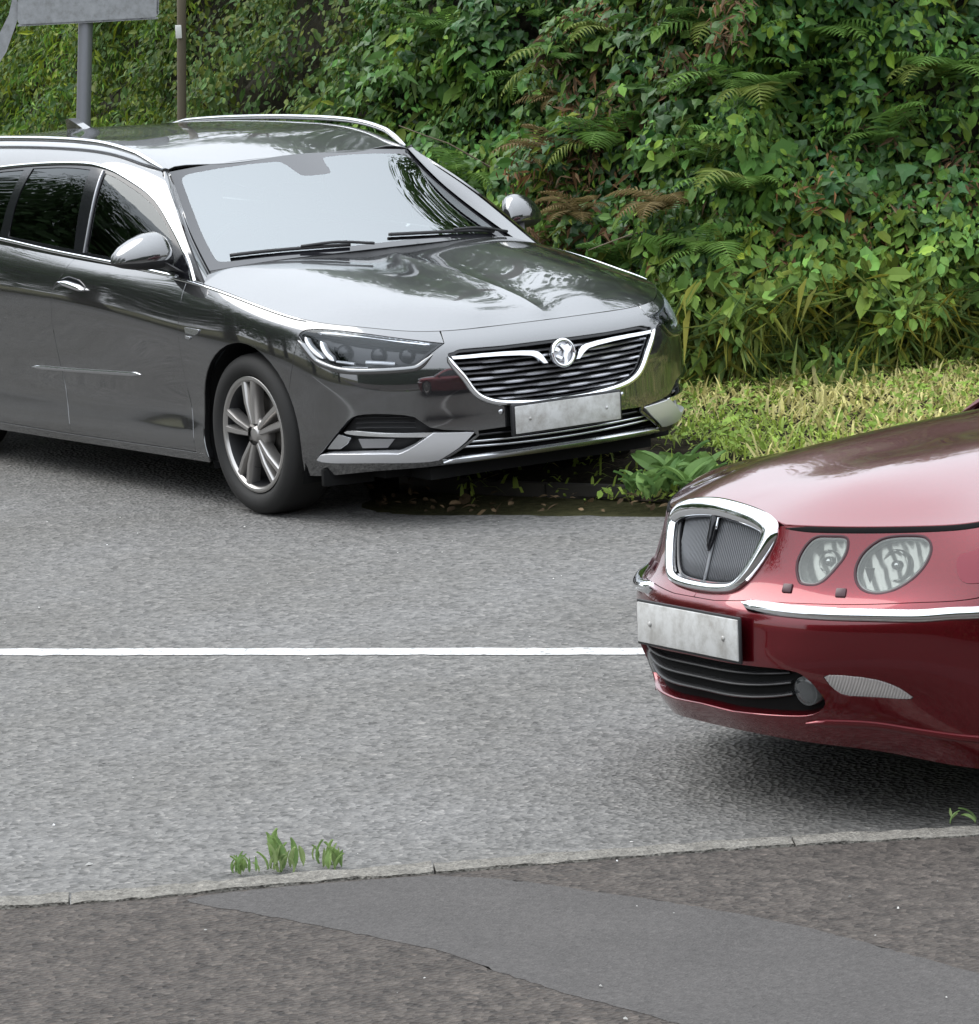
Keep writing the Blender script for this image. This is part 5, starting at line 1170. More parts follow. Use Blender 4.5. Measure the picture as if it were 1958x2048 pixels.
# smooth value noise
_ng = np.random.default_rng(3).random((64, 64))
def vnoise(x, y):
    xi = np.floor(x).astype(int); yi = np.floor(y).astype(int); fx = x-xi; fy = y-yi; fx = fx*fx*(3-2*fx); fy = fy*fy*(3-2*fy); g = lambda a, b: _ng[a % 64, b % 64]
    return (g(xi, yi)*(1-fx)+g(xi+1, yi)*fx)*(1-fy)+(g(xi, yi+1)*(1-fx)+g(xi+1, yi+1)*fx)*fy
def fbm(x, y): return (vnoise(x, y)+.5*vnoise(2.1*x+9, 2.1*y+4)+.25*vnoise(4.3*x+2, 4.3*y+7))/1.75
HT = 2.4
def bank(s, h, out=0.):
    """point on the hedge face; h = height above the verge"""
    p, n = hpos(s); lean = .28*h+.10*h*h*.3
    bump = (fbm(s*1.3, h*1.6)-.5)*.95+(fbm(s*4.1+30, h*4.5)-.5)*.42
    q = p+n*(lean-bump-out+.30)[..., None]
    return np.concatenate([q, (h+.20)[..., None]], -1), n
# the earth bank behind the leaves
ns, nhh = 150, 22
S_, H_ = np.meshgrid(np.linspace(.2, sh[-1]-.2, ns), np.linspace(-.3, HT-.05, nhh), indexing='ij')
Pb, _ = bank(S_.ravel(), H_.ravel(), -.34); Pb = Pb.reshape(ns, nhh, 3)
backs = Pb[:, -1:, :].copy(); pn, nb_ = hpos(np.linspace(.2, sh[-1]-.2, ns)); backs[:, 0, :2] += nb_*3; backs[:, 0, 2] -= .1
Pb = np.concatenate([Pb, backs], 1); m_ = nhh+1
kind(obj('earth_bank', Pb.reshape(-1, 3), [(i*m_+j, (i+1)*m_+j, (i+1)*m_+j+1, i*m_+j+1) for i in range(ns-1) for j in range(m_-1)], 'bank_soil'), 'structure')
s_of = lambda x, y: float(sh[np.argmin(((hb-np.array([x, y]))**2).sum(1))])
S_A, S_B = s_of(-16, 5.2), s_of(2.4, 5.5)
def scatter(n, s0, s1, h0, h1, dens=None, fwd=0., csz=.22):
    """leaf positions gathered into clumps on the face"""
    nc = max(4, int(n/26)); cs = rg.uniform(s0, s1, nc); ch = rg.uniform(h0, h1, nc); co = rg.uniform(-.06, .16, nc)
    if dens is not None:
        keep = rg.random(nc) < dens(cs, ch); cs, ch, co = cs[keep], ch[keep], co[keep]; nc = len(cs)
    k = rg.integers(0, nc, n); r = rg.normal(0, 1, (n, 3)); r /= np.linalg.norm(r, axis=1)[:, None]; rad = csz*rg.uniform(.55, 1.1, n)
    s = cs[k]+r[:, 0]*rad; h = np.clip(ch[k]+r[:, 1]*rad*.8, .0, HT+.15); out = co[k]+np.abs(r[:, 2])*rad*.55-.10+fwd*np.clip(1-h/.7, 0, 1)
    P, nn_ = bank(s, h, out)
    N = np.concatenate([-nn_*(.75), np.full((n, 1), .55)], 1)+np.stack([r[:, 0]*.6, r[:, 0]*.1, r[:, 1]*.45], 1)
    T_, _ = hpos(s); tx = np.stack([np.interp(s, sh, th_[:, 0]), np.interp(s, sh, th_[:, 1])], -1)
    N[:, :2] += tx*(r[:, 0]*.5)[:, None]; N += rg.normal(0, .28, N.shape)
    return P, N, k, s, h
def tint(base, n, k, var=.16, cvar=.22, yel=.3):
    base = np.asarray(base, float); kc = rg.normal(0, 1, (k.max()+1,)); v = np.exp(var*rg.normal(0, 1, n)+cvar*kc[k]*.8)
    y = np.clip(rg.normal(0, yel*.4, n)+rg.normal(0, yel*.6, (k.max()+1,))[k], -.35, .8)
    c = .80*base[None]*v[:, None]; c = c*(1+np.stack([y*.8, y*.25, -y*.4], 1)); return np.clip(c, .003, .6)
sx = s_of
right0 = sx(-4.6, 1.9)
def species(name, n, s0, s1, h0, h1, base, size, shape, mat, label, cat, dens=None, csz=.22, var=.18, cvar=.28, yel=.3, rollv=.7, sv=.3, fwd=0.):
    P, N, k, s, h = scatter(n, s0, s1, h0, h1, dens, fwd, csz=csz); sz = size*np.exp(rg.normal(0, sv, n)); roll = rg.normal(0, rollv, n)
    o = link(bpy.data.objects.new(name, big_mesh(name, [leaves(P, N, sz, tint(base, n, k, var, cvar, yel), shape, roll)], mat))); o['label'] = label; o['category'] = cat; kind(o, 'stuff'); return o
lowd = lambda s, h: np.clip(1.2-.45*h, .15, 1)
brown = lambda s, h: ((fbm(s*.9+5, h*1.1+2) > .52) & (h < 2.0)).astype(float)*.9+.05
upd = lambda s, h: np.clip(.25+.5*h, 0, 1)
sI0, sI1 = right0, S_B
species('ivy_foliage', 26000, sI0, sI1, .25, HT, (.056, .135, .030), .054, IVY, 'leaf_glossy', 'dark green ivy leaves covering the hedge bank behind the cars', 'ivy', upd, sv=.32)
species('hedge_foliage', 34000, sI0, sI1, .05, HT, (.105, .205, .032), .042, OVAL, 'leaf_matt', 'small mid green hedge leaves mixed through the bank', 'hedge', None, yel=.45, sv=.35)
species('bramble_foliage', 9000, sI0, sI1, .0, 1.6, (.135, .245, .036), .055, OVAL, 'leaf_matt', 'fresh bright green bramble leaves low on the bank above the grass', 'bramble', lowd, yel=.4, sv=.45)
species('dead_bracken', 13000, sI0, sI1, .0, 2.0, (.19, .115, .060), .060, LONG, 'dead_leaf', 'brown dead bracken hanging in patches on the bank', 'bracken', brown, csz=.26, yel=.3, rollv=1.2)
species('strap_foliage', 7000, sI0, sI1, .0, 2.2, (.105, .165, .036), .095, LONG, 'leaf_matt', 'long narrow green blades trailing down the bank', 'undergrowth', None, csz=.28, yel=.5, rollv=.9)
species('nettle_foliage', 9000, sx(-.8, 1.8), sI1, .0, .65, (.165, .27, .048), .060, OVAL, 'leaf_matt', 'tall leafy nettles and weeds spilling from the bank onto the grass', 'weeds', None, csz=.20, yel=.35, sv=.35, fwd=.55)
species('bank_grass', 9000, sx(-.8, 1.8), sI1, .0, .40, (.22, .27, .07), .17, BLADE, 'leaf_matt', 'long pale grass leaning out at the foot of the bank', 'grass', None, csz=.18, yel=.6, rollv=1.6, fwd=.6)
species('far_hedge_foliage', 9000, s_of(-25, 9.0), s_of(-15, 4.8), .2, HT, (.085, .12, .034), .10, OVAL, 'leaf_matt', 'far end of the roadside hedge behind the sign', 'hedge', None, csz=.4)
species('beech_hedge', 42000, sx(-16, 5.2), right0+.5, .3, HT, (.090, .145, .030), .042, OVAL, 'leaf_matt', 'olive green and brownish hedge behind the sign post', 'hedge', None, yel=.6, cvar=.32, sv=.3)
species('willow_foliage', 13000, sx(-16, 5.2), sx(-7.6, 2.5), .5, HT, (.16, .26, .035), .075, LONG, 'leaf_matt', 'bright yellow green foliage at the far left of the hedge', 'shrub', None, yel=.5, rollv=1.0)
# twigs in the hedge
for q in range(12):
    s = rg.uniform(S_A+2, S_B-.5); h = rg.uniform(.4, 2.4); P0, n_ = bank(np.array([s]), np.array([h]), -.15); d_ = np.array([rg.normal(0, .5), rg.normal(0, .5), rg.uniform(.1, .9)]); d_[:2] -= n_[0]*.5
    L_ = rg.uniform(.25, .6); pts = [P0[0]+d_*L_*t+np.array([0, 0, -.25*t*t*L_])+rg.normal(0, .008, 3) for t in np.linspace(0, 1, 6)]
    if q == 0: M['twig'] = pm('twig', (.11, .085, .055), .8)
    tag(tube('twig', pts, np.linspace(.006, .0025, 6), 'twig', None, 5), 'thin brown twig sticking out of the leafy bank', 'twig', 'twigs in the hedge bank')
# ---- ferns
def frond_mesh(name, L_, arch, col, seed, npin=17, width=.30):
    r = np.random.default_rng(seed); t = np.linspace(0, 1, 24); ang = R(62)-arch*t; 
    dx = np.cos(ang); dz = np.sin(ang); X = np.concatenate([[0], np.cumsum(dx[:-1])])*L_/23; Z = np.concatenate([[0], np.cumsum(dz[:-1])])*L_/23
    P = []; N = []; sz = []; roll = []; V = []; T = []; Cc = []
    k = 0
    def add(vs_, fs_, c):
        nonlocal k
        V.extend(vs_); T.extend([tuple(np.array(f)+k) for f in fs_]); Cc.extend([c]*len(vs_)); k += len(vs_)
    # stalk
    for i in range(23):
        w = .005*(1-t[i]*.8)*L_; a = np.array([X[i], 0, Z[i]]); b = np.array([X[i+1], 0, Z[i+1]])
        add([a+(0, -w, 0), a+(0, w, 0), b+(0, w, 0), b+(0, -w, 0)], [(0, 1, 2), (0, 2, 3)], np.array(col)*np.array([1.1, .9, .8]))
    for i in range(npin):
        u = .14+.85*i/(npin-1); l = width*L_*math.sin(math.pi*min(1, (u*.93+.10)))**.75*(1-.25*u)+.012
        px, pz = np.interp(u, t, X), np.interp(u, t, Z); a_ = np.interp(u, t, ang); tang = np.array([math.cos(a_), 0, math.sin(a_)]); up = np.array([-math.sin(a_), 0, math.cos(a_)])
        for sg in (-1, 1):
            d_ = np.array([0, sg, 0])*.92+tang*.38+up*(.10-.35*u)+r.normal(0, .05, 3); d_ /= np.linalg.norm(d_); w = .030*L_*(1-.4*u)+.004
            b = np.array([px, 0, pz]); c = np.array(col)*math.exp(r.normal(0, .12))
            wv = tang*w; dr = np.array([0, 0, -.10*l])
            add([b-wv*.5, b+wv*.5, b+d_*l*.55+wv*.45+up*.004, b+d_*l*.55-wv*.45+up*.004, b+d_*l+dr, b+d_*l*.5-up*.006], [(0, 5, 3), (0, 1, 5), (1, 2, 5), (3, 5, 4), (5, 2, 4)], c)
    return big_mesh(name, [(np.array(V), np.array(T), np.array(Cc))], 'leaf_matt')
FM = [frond_mesh('frond', .62, R(95), (.095, .185, .036), 1), frond_mesh('frond', .62, R(115), (.11, .20, .04), 2), frond_mesh('frond', .62, R(80), (.08, .16, .036), 3), frond_mesh('frond', .62, R(125), (.14, .18, .04), 4), frond_mesh('frond', .62, R(105), (.16, .12, .05), 5)]
fern_spots = [(-.35, 1.2, 1.15, 'right edge'), (.05, .95, 1.1, ''), (-.9, 1.25, 1.0, ''), (-1.6, 1.0, 1.0, ''), (-2.2, 1.35, 1.0, ''), (-3.0, 1.25, .9, ''), (-.2, .35, .95, ''), (-.6, .55, .9, ''), (-1.2, .45, .9, ''), (-1.9, .55, .85, ''), (.25, .5, .9, ''), (-.05, 1.7, 1.1, ''), (-1.3, 1.75, .9, ''), (-2.7, .8, .9, ''), (-3.6, 1.5, .85, ''), (-.75, .95, .85, ''), (.15, .15, .8, ''), (-.4, .1, .7, ''), (-2.4, 1.8, .8, ''), (-1.75, 1.5, .8, '')]
fern_spots += [(-.15, 1.45, 1.0, ''), (-1.05, 1.5, 1.0, ''), (.2, 1.25, 1.1, ''), (-.45, .8, 1.0, ''), (-1.5, .25, .9, ''), (-2.9, 1.6, .9, '')]
def fern(s, h, scale, label, dead=False):
    P0, n_ = bank(np.array([s]), np.array([h]), .02); root = empty('fern', tuple(P0[0])); tag(root, label, 'fern', 'ferns growing on the bank')
    base = math.atan2(-n_[0, 1], -n_[0, 0]); nf = rnd.randint(6, 9)
    for k in range(nf):
        a = base+R(-100+200*(k+.5)/nf)+rnd.gauss(0, .15); f = bpy.data.objects.new('frond', FM[4 if dead else rnd.choice((0, 0, 1, 1, 2, 3))]); link(f, root); f.rotation_euler = (rnd.gauss(0, .12), rnd.gauss(-.1, .18), a); s_ = scale*rnd.uniform(.7, 1.15); f.scale = (s_, s_*rnd.uniform(.85, 1.1), s_)
ORD = 'leftmost second third fourth fifth sixth seventh eighth ninth tenth eleventh twelfth thirteenth fourteenth fifteenth sixteenth seventeenth eighteenth nineteenth twentieth twenty-first twenty-second twenty-third twenty-fourth twenty-fifth'.split()+['rightmost']
def lvl(h): return 'high' if h > 1.2 else ('halfway up' if h > .6 else 'low')
for i, (x, h, sc_, w_) in enumerate(sorted(fern_spots)):
    y = float(np.interp(x, hb[:, 0], hb[:, 1])); fern(sx(x, y), h, sc_*.70, 'green fern %s on the bank, %s of the green ferns' % (lvl(h), ORD[i]+('' if i in (0, 25) else ' from the left')))
for i, (x, h) in enumerate(sorted(((-.85, .75), (-1.45, .70), (-2.6, 1.15), (-.55, .35), (-2.0, .95)))):
    fern(sx(x, float(np.interp(x, hb[:, 0], hb[:, 1]))), h, .55, 'withered brown fern %s on the bank, %s of the brown ferns' % (lvl(h), ('leftmost', 'second from the left', 'third from the left', 'fourth from the left', 'rightmost')[i]), True)
# ---- verge grass
def verge_pt(n, x0, x1, y0, y1):
    P = np.stack([rg.uniform(x0, x1, n), rg.uniform(y0, y1, n)], 1)
    ip = np.concatenate([fl, (hb+nh*.35)[::-1]]); P = P[inpoly(P, ip)]
    d1 = np.sqrt(((P[:, None]-fl[None])**2).sum(2)).min(1); d2 = np.sqrt(((P[:, None]-(hb+nh*.5)[None])**2).sum(2)).min(1); f = d1/(d1+d2+1e-6)
    return P, verge_z(f), d1, d2
P, z, d1, d2 = verge_pt(95000, -2.2, 4.5, -.2, 6.5)
den = np.clip((d1-.22)/.3, 0, 1)*np.where((P[:, 0] < .95) & (P[:, 1] < 1.0), .10, 1)*(.45+.55*(fbm(P[:, 0]*3, P[:, 1]*3) > .38))
kp = rg.random(len(P)) < den; P, z, d1, d2 = P[kp], z[kp], d1[kp], d2[kp]; n = len(P)
straw = np.clip((fbm(P[:, 0]*1.7+3, P[:, 1]*1.7)-.36)*5, 0, 1)*np.clip((d1-.6)/.5, 0, 1); straw = (rg.random(n) < straw*.80+.04)
col = np.where(straw[:, None], np.array([.44, .40, .16])[None], np.array([.25, .33, .058])[None])*np.exp(rg.normal(0, .22, n))[:, None]
az = rg.uniform(0, 2*math.pi, n); ti = np.abs(rg.normal(.95, .35, n)); L_ = np.where(straw, .075, .06)*np.exp(rg.normal(0, .35, n)); w = .0058*np.exp(rg.normal(0, .2, n))
D = np.stack([np.cos(az)*np.sin(ti), np.sin(az)*np.sin(ti), np.cos(ti)], 1); Sd = np.stack([-np.sin(az), np.cos(az), 0*az], 1); B0 = np.concatenate([P, z[:, None]-.004], 1)
mid = B0+D*L_[:, None]*.55; tip = B0+D*L_[:, None]; tip[:, 2] -= L_*np.sin(ti)*.35; sw = Sd*w[:, None]
V = np.stack([B0-sw, B0+sw, mid+sw*.8, mid-sw*.8, tip], 1).reshape(-1, 3); T = (np.arange(n)[:, None, None]*5+np.array([(0, 1, 2), (0, 2, 3), (3, 2, 4)])[None]).reshape(-1, 3)
g_ = link(bpy.data.objects.new('verge_grass', big_mesh('verge_grass', [(V, T, np.repeat(col, 5, 0))], 'grass_blade'))); g_['label'] = 'tufted green and straw coloured grass on the verge'; g_['category'] = 'grass'; kind(g_, 'stuff')
# low clover and plantain among the grass
P, z, d1, d2 = verge_pt(26000, -1.5, 4.2, -.1, 6); kp = (d1 > .2) & (rg.random(len(P)) < .9*(fbm(P[:, 0]*2.2+7, P[:, 1]*2.2+1) > .46)) & ~((P[:, 0] < .95) & (P[:, 1] < 1.0)); P, z = P[kp], z[kp]; n = len(P)
o = link(bpy.data.objects.new('verge_herbs', big_mesh('verge_herbs', [leaves(np.concatenate([P, z[:, None]+rg.uniform(.01, .06, (n, 1))], 1), rg.normal(0, .5, (n, 3))+np.array([.1, -.3, .9]), .026*np.exp(rg.normal(0, .35, n)), np.clip(np.array([.18, .27, .045])[None]*np.exp(rg.normal(0, .25, n))[:, None], 0, .6), OVAL, rg.uniform(0, 6.3, n))], 'leaf_matt'))); o['label'] = 'low leafy herbs among the verge grass'; o['category'] = 'herbs'; kind(o, 'stuff')
# fallen leaves along the road edge
P, z, d1, d2 = verge_pt(9000, -.6, 3.5, -.6, 3.5); kp = (d1 < .30) & (rg.random(len(P)) < .30); P, z = P[kp], z[kp]; n = len(P)
o = link(bpy.data.objects.new('fallen_leaves', big_mesh('fallen_leaves', [leaves(np.concatenate([P, z[:, None]+.012], 1), rg.normal(0, .45, (n, 3))+np.array([0, 0, 1]), .035*np.exp(rg.normal(0, .35, n)), np.clip(np.array([.095, .065, .036])[None]*np.exp(rg.normal(0, .4, n))[:, None], 0, .6), OVAL, rg.uniform(0, 6.3, n))], 'dead_leaf'))); o['label'] = 'brown fallen leaves lying along the road edge'; o['category'] = 'leaves'; kind(o, 'stuff')
# ---- broad-leaved weeds
def weed_leaf(name, L_, wd, col, seed):
    r = np.random.default_rng(seed); t = np.linspace(0, 1, 7); V = []; C_ = []
    for u in t:
        w = wd*math.sin(math.pi*(u**.8*.96+.03))**.8; x = L_*u*.95; z = L_*(.55*u-.55*u*u)
        for a in (-1, 0, 1): V.append((x, a*w, z-abs(a)*-.012)); C_.append(np.array(col)*math.exp(r.normal(0, .08)))
    T = []
    for i in range(6):
        for j in range(2): a = i*3+j; T += [(a, a+3, a+4), (a, a+4, a+1)]
    return big_mesh(name, [(np.array(V), np.array(T), np.array(C_))], 'leaf_matt')
KL = [weed_leaf('leaf', .13, .022, (.20, .29, .10), 4), weed_leaf('leaf', .15, .015, (.16, .25, .085), 5), weed_leaf('leaf', .11, .012, (.24, .31, .13), 6)]
WL = [weed_leaf('leaf', .17, .030, (.12, .21, .06), 1), weed_leaf('leaf', .13, .026, (.15, .25, .07), 2), weed_leaf('leaf', .15, .018, (.10, .19, .055), 3)]
def weed(name, p, n_, sc_, label, cat, group, up=(.35, .9)):
    root = empty(name, p); tag(root, label, cat, group)
    for k in range(n_):
        f = bpy.data.objects.new('leaf', rnd.choice(WL if name == 'dock_weed' else KL)); link(f, root); f.rotation_euler = (rnd.gauss(0, .3), -rnd.uniform(*up), 2*math.pi*k/n_+rnd.gauss(0, .4)); s_ = sc_*rnd.uniform(.7, 1.25); f.scale = (s_,)*3; f.location = (rnd.gauss(0, .02), rnd.gauss(0, .02), rnd.uniform(0, .05)*sc_)
for i, (x, y, s_) in enumerate(((1.30, .16, .75), (1.22, .30, .9), (1.12, .22, .7), (1.10, .42, .95), (1.36, .30, .9), (1.02, .55, .9), (1.24, .48, 1.0))):
    weed('dock_weed', (x, y, .05), 13, s_, 'broad-leaved green weed at the verge corner under the grey bumper', 'weed', 'weeds at the corner of the verge')
for x, y, s_, nlv, lab in ((5.17, -4.06, .36, 17, 'leftmost low green weed sprouting against the kerb'), (5.21, -3.97, .56, 19, 'tallest green weed sprouting against the kerb'), (5.26, -3.84, .46, 16, 'right-hand pointed green weed sprouting against the kerb')):
    weed('kerb_weed', (x, y, .0), nlv, s_, lab, 'weed', 'weeds along the near kerb', up=(.9, 1.5))
weed('kerb_weed', (6.22, -2.52, .03), 5, .32, 'pale little weed at the kerb under the red car', 'weed', 'weeds along the near kerb', up=(.5, 1.1))

# pale grit and bits of litter on the road and footway
P = np.stack([rg.uniform(-1.5, 8.5, 900), rg.uniform(-6.5, 1, 900)], 1); inroad = inpoly(P, np.array(ro)); infw = inpoly(P, np.array(fw)); kp = (inroad | infw) & (rg.random(900) < .5); P = P[kp]; zb = np.where(infw[kp], .062, .001); n = len(P)
oc = np.array([(1, 0, 0), (0, 1, 0), (-1, 0, 0), (0, -1, 0), (0, 0, .7), (0, 0, -.3)]); ot = np.array([(0, 1, 4), (1, 2, 4), (2, 3, 4), (3, 0, 4), (1, 0, 5), (2, 1, 5), (3, 2, 5), (0, 3, 5)])
sz = .0032*np.exp(rg.normal(0, .35, n)); V = (np.concatenate([P, zb[:, None]+sz[:, None]*.25], 1)[:, None]+oc[None]*(sz[:, None, None]*rg.uniform(.6, 1.5, (n, 1, 3)))).reshape(-1, 3); T = (np.arange(n)[:, None, None]*6+ot[None]).reshape(-1, 3)
gc = np.array([.42, .41, .39])[None]*np.exp(rg.normal(-.2, .45, n))[:, None]
o = link(bpy.data.objects.new('grit', big_mesh('grit', [(V, T, np.repeat(np.clip(gc, 0, .8), 6, 0))], 'dead_leaf'))); o['label'] = 'pale grit scattered over the road and footway'; o['category'] = 'grit'; kind(o, 'stuff')

# dirt, moss and bits of leaf gathered along the road side of the kerb
n = 2600; i_ = rg.integers(30, 75, n); f_ = rg.random(n); base = kn[i_]*(1-f_)[:, None]+kn[np.minimum(i_+1, len(kn)-1)]*f_[:, None]; P = base+nk[i_]*(.125+np.abs(rg.normal(0, .035, n)))[:, None]
dc = np.where((rg.random(n) < .22)[:, None], np.array([.07, .11, .03])[None], np.array([.055, .047, .036])[None])*np.exp(rg.normal(0, .35, n))[:, None]
o = link(bpy.data.objects.new('kerb_debris', big_mesh('kerb_debris', [leaves(np.concatenate([P, np.full((n, 1), .004)], 1), rg.normal(0, .35, (n, 3))+np.array([0, 0, 1]), .011*np.exp(rg.normal(0, .4, n)), dc, KITE, rg.uniform(0, 6.3, n))], 'dead_leaf'))); o['label'] = 'dark dirt and moss gathered along the near kerb'; o['category'] = 'dirt'; kind(o, 'stuff')
# ------------------------------------------------------------------ sign and posts
M['galv'] = pm('galvanised_steel', (.21, .215, .23), .45, .6); M['sign_back'] = pm('sign_back', (.27, .275, .28), .5, .5); M['wood'] = pm('weathered_wood', (.085, .070, .045), .85); M['tag_white'] = pm('white_tag', (.62, .62, .58), .5)
mat_soil('sign_back', (.17, .17, .165), (.24, .245, .25), (.30, .305, .31)); M['sign_back'].node_tree.nodes['Principled BSDF'].inputs['Roughness'].default_value = .55; [setattr(n.inputs['Strength'], 'default_value', .04) for n in M['sign_back'].node_tree.nodes if n.type == 'BUMP']
def build_sign():
    c = np.array([-5.0, 1.13, 0.]); s = empty('road_sign', (-5.0, .985, .08)); tag(s, 'grey back of a road sign on a galvanised post behind the car roof', 'sign')
    lean = Vector((.050, .075, 1)).normalized()
    right = Vector((.5649685, .8234334, 0)).normalized(); back = right.cross(Vector((0, 0, 1)))
    P = lambda a, b, z: Vector((0, 0, 0))+lean*z+right*a+back*b
    tube('post', [tuple(P(0, 0, z)) for z in (0, .6, 1.2, 1.8, 2.4, 2.75)], .039, 'galv', s, 20)
    def plate(nm, x0, x1, z0, z1, b, th, r, mat, par):
        pts = []
        for cx, cz, a0 in ((x1-r, z0+r, -90), (x1-r, z1-r, 0), (x0+r, z1-r, 90), (x0+r, z0+r, 180)):
            for k in range(5): a = R(a0+90*k/4); pts.append(P(cx+r*math.cos(a), b, cz+r*math.sin(a)))
        return prism(nm, [tuple(p) for p in pts], tuple(back*th), mat, par)
    pl = plate('plate', -.36, .395, 1.838, 2.55, .052, .003, .035, 'sign_back', s)
    for z in (1.925, 2.42):
        plate('stiffening_rail', -.35, .375, z, z+.022, .040, .012, .004, 'galv', pl)
        tube('clip', [tuple(P(.043*math.cos(a), .043*math.sin(a), z+.011)) for a in np.linspace(0, 2*math.pi, 17)[:-1]], .006, 'chrome', s, 6, closed=True)
    plate('folded_edge', -.36, .395, 1.836, 1.846, .044, .011, .004, 'sign_back', pl); plate('folded_edge', .385, .397, 1.86, 2.53, .044, .011, .004, 'sign_back', pl)
    fl_ = [(-.385, 2.02), (-.352, 1.94), (-.365, 1.86), (-.42, 1.70), (-.46, 1.64), (-.48, 1.70), (-.46, 1.80), (-.41, 1.90)]
    prism('bent_flange', [tuple(P(a, .035, z)) for a, z in fl_], tuple(back*.003), 'sign_back', s)
    return s
build_sign()
wp = empty('marker_post', (-5.6, 1.98, .1)); tag(wp, 'thin weathered wooden post with a small white tag in the hedge', 'post')
tube('post', [(0, 0, 0), (.02, .03, .6), (.02, .08, 1.2), (.02, .12, 1.75), (.02, .18, 2.6)], .026, 'wood', wp, 10)
box('tag', (.04, .085, 1.70), (.035, .006, .075), 'tag_white', wp, bevel=.003, rot=Matrix.Rotation(R(55), 4, 'Z'))
# small trees growing out of the hedge top
def hedge_tree(s, back, h, w, seed):
    r = np.random.default_rng(seed); p, n_ = hpos(np.array([s])); p = p[0]+n_[0]*back; t = empty('hedge_tree', (p[0], p[1], 1.2)); tag(t, 'slender tree growing up behind the hedge', 'tree', 'trees behind the hedge')
    M.setdefault('bark', pm('bark', (.07, .055, .04), .9)); tube('trunk', [(0, 0, -1.2), (.04, .02, h*.3), (-.03, .06, h*.6), (.03, .0, h)], [.09, .07, .05, .02], 'bark', t, 8)
    c = r.normal(0, 1, (34, 3)); c /= np.linalg.norm(c, axis=1)[:, None]; c *= r.uniform(.4, 1, (34, 1)); ctr = c*np.array([w, w, h*.36])+np.array([0, 0, h*.66])
    for k in range(9): tube('limb', [(0, 0, h*(.3+.05*k)), tuple(ctr[k]*.6+np.array([0, 0, h*.1])), tuple(ctr[k])], [.025, .015, .006], 'bark', t, 5)
    n = 3600; k = r.integers(0, 34, n); d_ = r.normal(0, 1, (n, 3)); d_ /= np.linalg.norm(d_, axis=1)[:, None]; P_ = ctr[k]+d_*r.uniform(.3, 1, (n, 1))*.34
    o = bpy.data.objects.new('crown', big_mesh('crown', [leaves(P_, d_+np.array([0, 0, .5]), .075*np.exp(r.normal(0, .3, n)), np.array([.06, .11, .03])[None]*np.exp(r.normal(0, .3, n))[:, None], OVAL, r.uniform(0, 6, n))], 'leaf_matt')); link(o, t)
for i, (x, back, h, w) in enumerate(((-8.2, 1.6, 3.4, 1.2), (-6.0, 1.9, 3.0, 1.2), (-4.2, 1.5, 2.6, 1.1), (-2.6, 1.9, 2.6, 1.2), (-1.2, 1.7, 2.3, 1.0), (.0, 1.7, 2.8, 1.2), (1.3, 1.6, 3.4, 1.2), (3.2, 1.8, 3.4, 1.3))): hedge_tree(s_of(x, float(np.interp(x, hb[:, 0], hb[:, 1]))), back, h, w, 70+i)
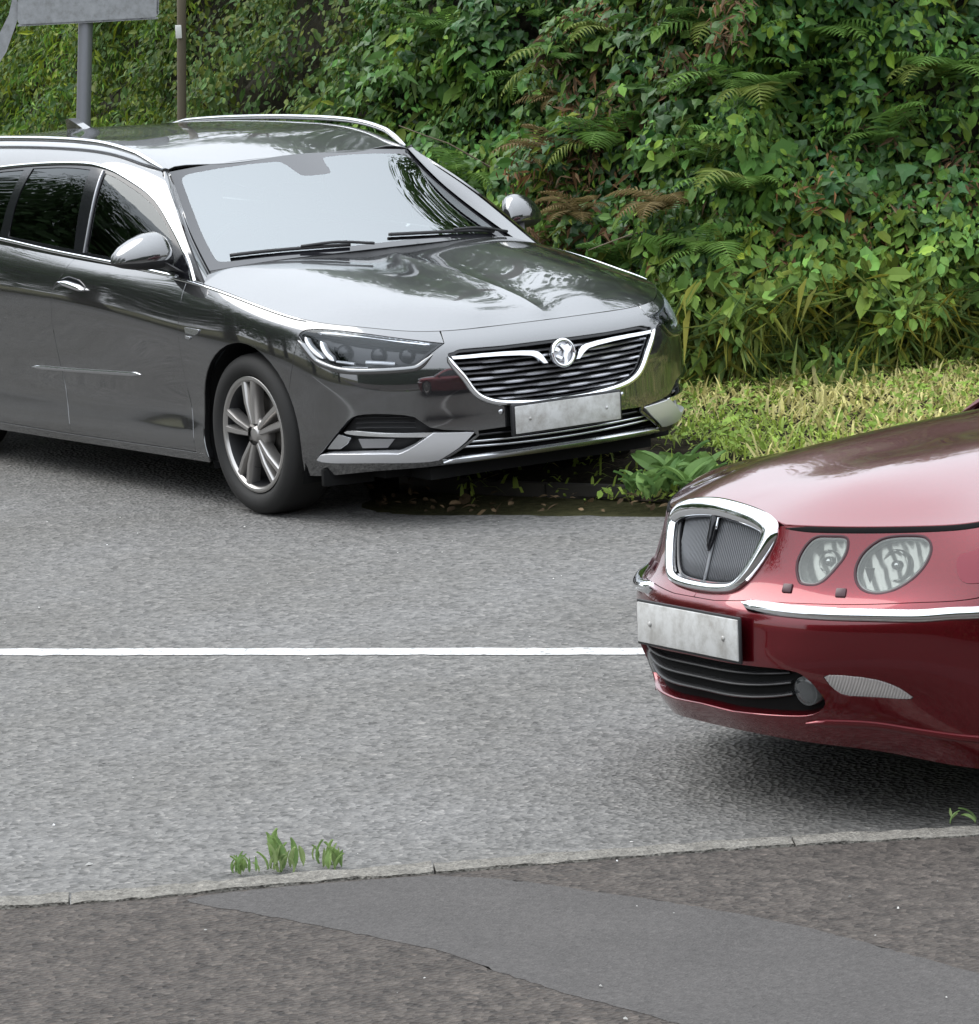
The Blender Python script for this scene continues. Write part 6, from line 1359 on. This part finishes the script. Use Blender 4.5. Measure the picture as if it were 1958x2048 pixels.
# unseen trees added beyond the left edge to darken the car's flank
def far_tree(x, y, h, w, seed):
    r = np.random.default_rng(seed); t = empty('unseen_tree', (x, y, 0)); tag(t, 'leafy tree standing across the road to the left', 'tree', 'unseen trees added on the left')
    M.setdefault('bark', pm('bark', (.07, .055, .04), .9)); tube('trunk', [(0, 0, -.1), (.05, .02, h*.25), (.0, .1, h*.55), (.05, .0, h*.8)], np.array([.22, .17, .11, .04])*w/3, 'bark', t, 8)
    n = 6000; c = r.normal(0, 1, (26, 3)); c /= np.linalg.norm(c, axis=1)[:, None]; c *= r.uniform(.35, 1, (26, 1)); k = r.integers(0, 26, n); d_ = r.normal(0, 1, (n, 3)); d_ /= np.linalg.norm(d_, axis=1)[:, None]
    P_ = c[k]*np.array([w*.7, w*.7, h*.40])+np.array([0, 0, h*.52])+d_*r.uniform(.5, 1, (n, 1))*w*.42; P_[:, 2] = np.maximum(P_[:, 2], .1)
    colr = np.array([.045, .085, .028])[None]*np.exp(r.normal(0, .3, n))[:, None]
    o = bpy.data.objects.new('crown', big_mesh('crown', [leaves(P_, d_+np.array([0, 0, .5]), .17*np.exp(r.normal(0, .3, n)), colr, OVAL, r.uniform(0, 6, n))], 'leaf_matt')); link(o, t)
for i, (x, y, h, w) in enumerate(((-9, -9, 6.5, 3.2), (-13, -7.5, 7.5, 3.6), (-17, -6, 8, 3.8), (-6, -12, 6.5, 3.2), (-11, -13, 8, 3.8), (-15, -10.5, 8.5, 4), (-21, -4.5, 8, 4), (-19, -9, 9, 4), (-2.5, -14.5, 6.5, 3.2), (-25, -3, 8, 4))): far_tree(x, y, h, w, 40+i)

# unseen hedge added behind the camera to block low sky light under the cars
gd = np.array([.50, .866]); gn = np.array([.866, -.50]); gh0 = np.array([16.2, -10.4]); r = np.random.default_rng(5); n = 15000
u = r.uniform(-26, 26, n); hz = r.uniform(.1, 4.3, n); dp = r.uniform(-.25, .1, n)+.5*(fbm(u*.6+40, hz*.7)-.5)
P_ = np.concatenate([gh0+gd*u[:, None]+gn*dp[:, None], hz[:, None]], 1); N_ = np.concatenate([np.tile(-gn*.9, (n, 1)), np.full((n, 1), .5)], 1)+r.normal(0, .4, (n, 3))
gh_ = empty('unseen_hedge', (gh0[0], gh0[1], 0)); tag(gh_, 'tall unseen hedge added behind the camera to block low sky light', 'hedge')
o = bpy.data.objects.new('foliage', big_mesh('foliage', [leaves(P_-np.array([gh0[0], gh0[1], 0]), N_, .17*np.exp(r.normal(0, .3, n)), np.array([.045, .085, .03])[None]*np.exp(r.normal(0, .3, n))[:, None], OVAL, r.normal(0, .8, n))], 'leaf_matt')); link(o, gh_)
box('core', (gn[0]*.7, gn[1]*.7, 2.0), (52, .8, 4.0), 'bank_soil', gh_, rot=Matrix.Rotation(math.atan2(gd[1], gd[0]), 4, 'Z'))
estate = build_estate()
saloon = build_saloon()
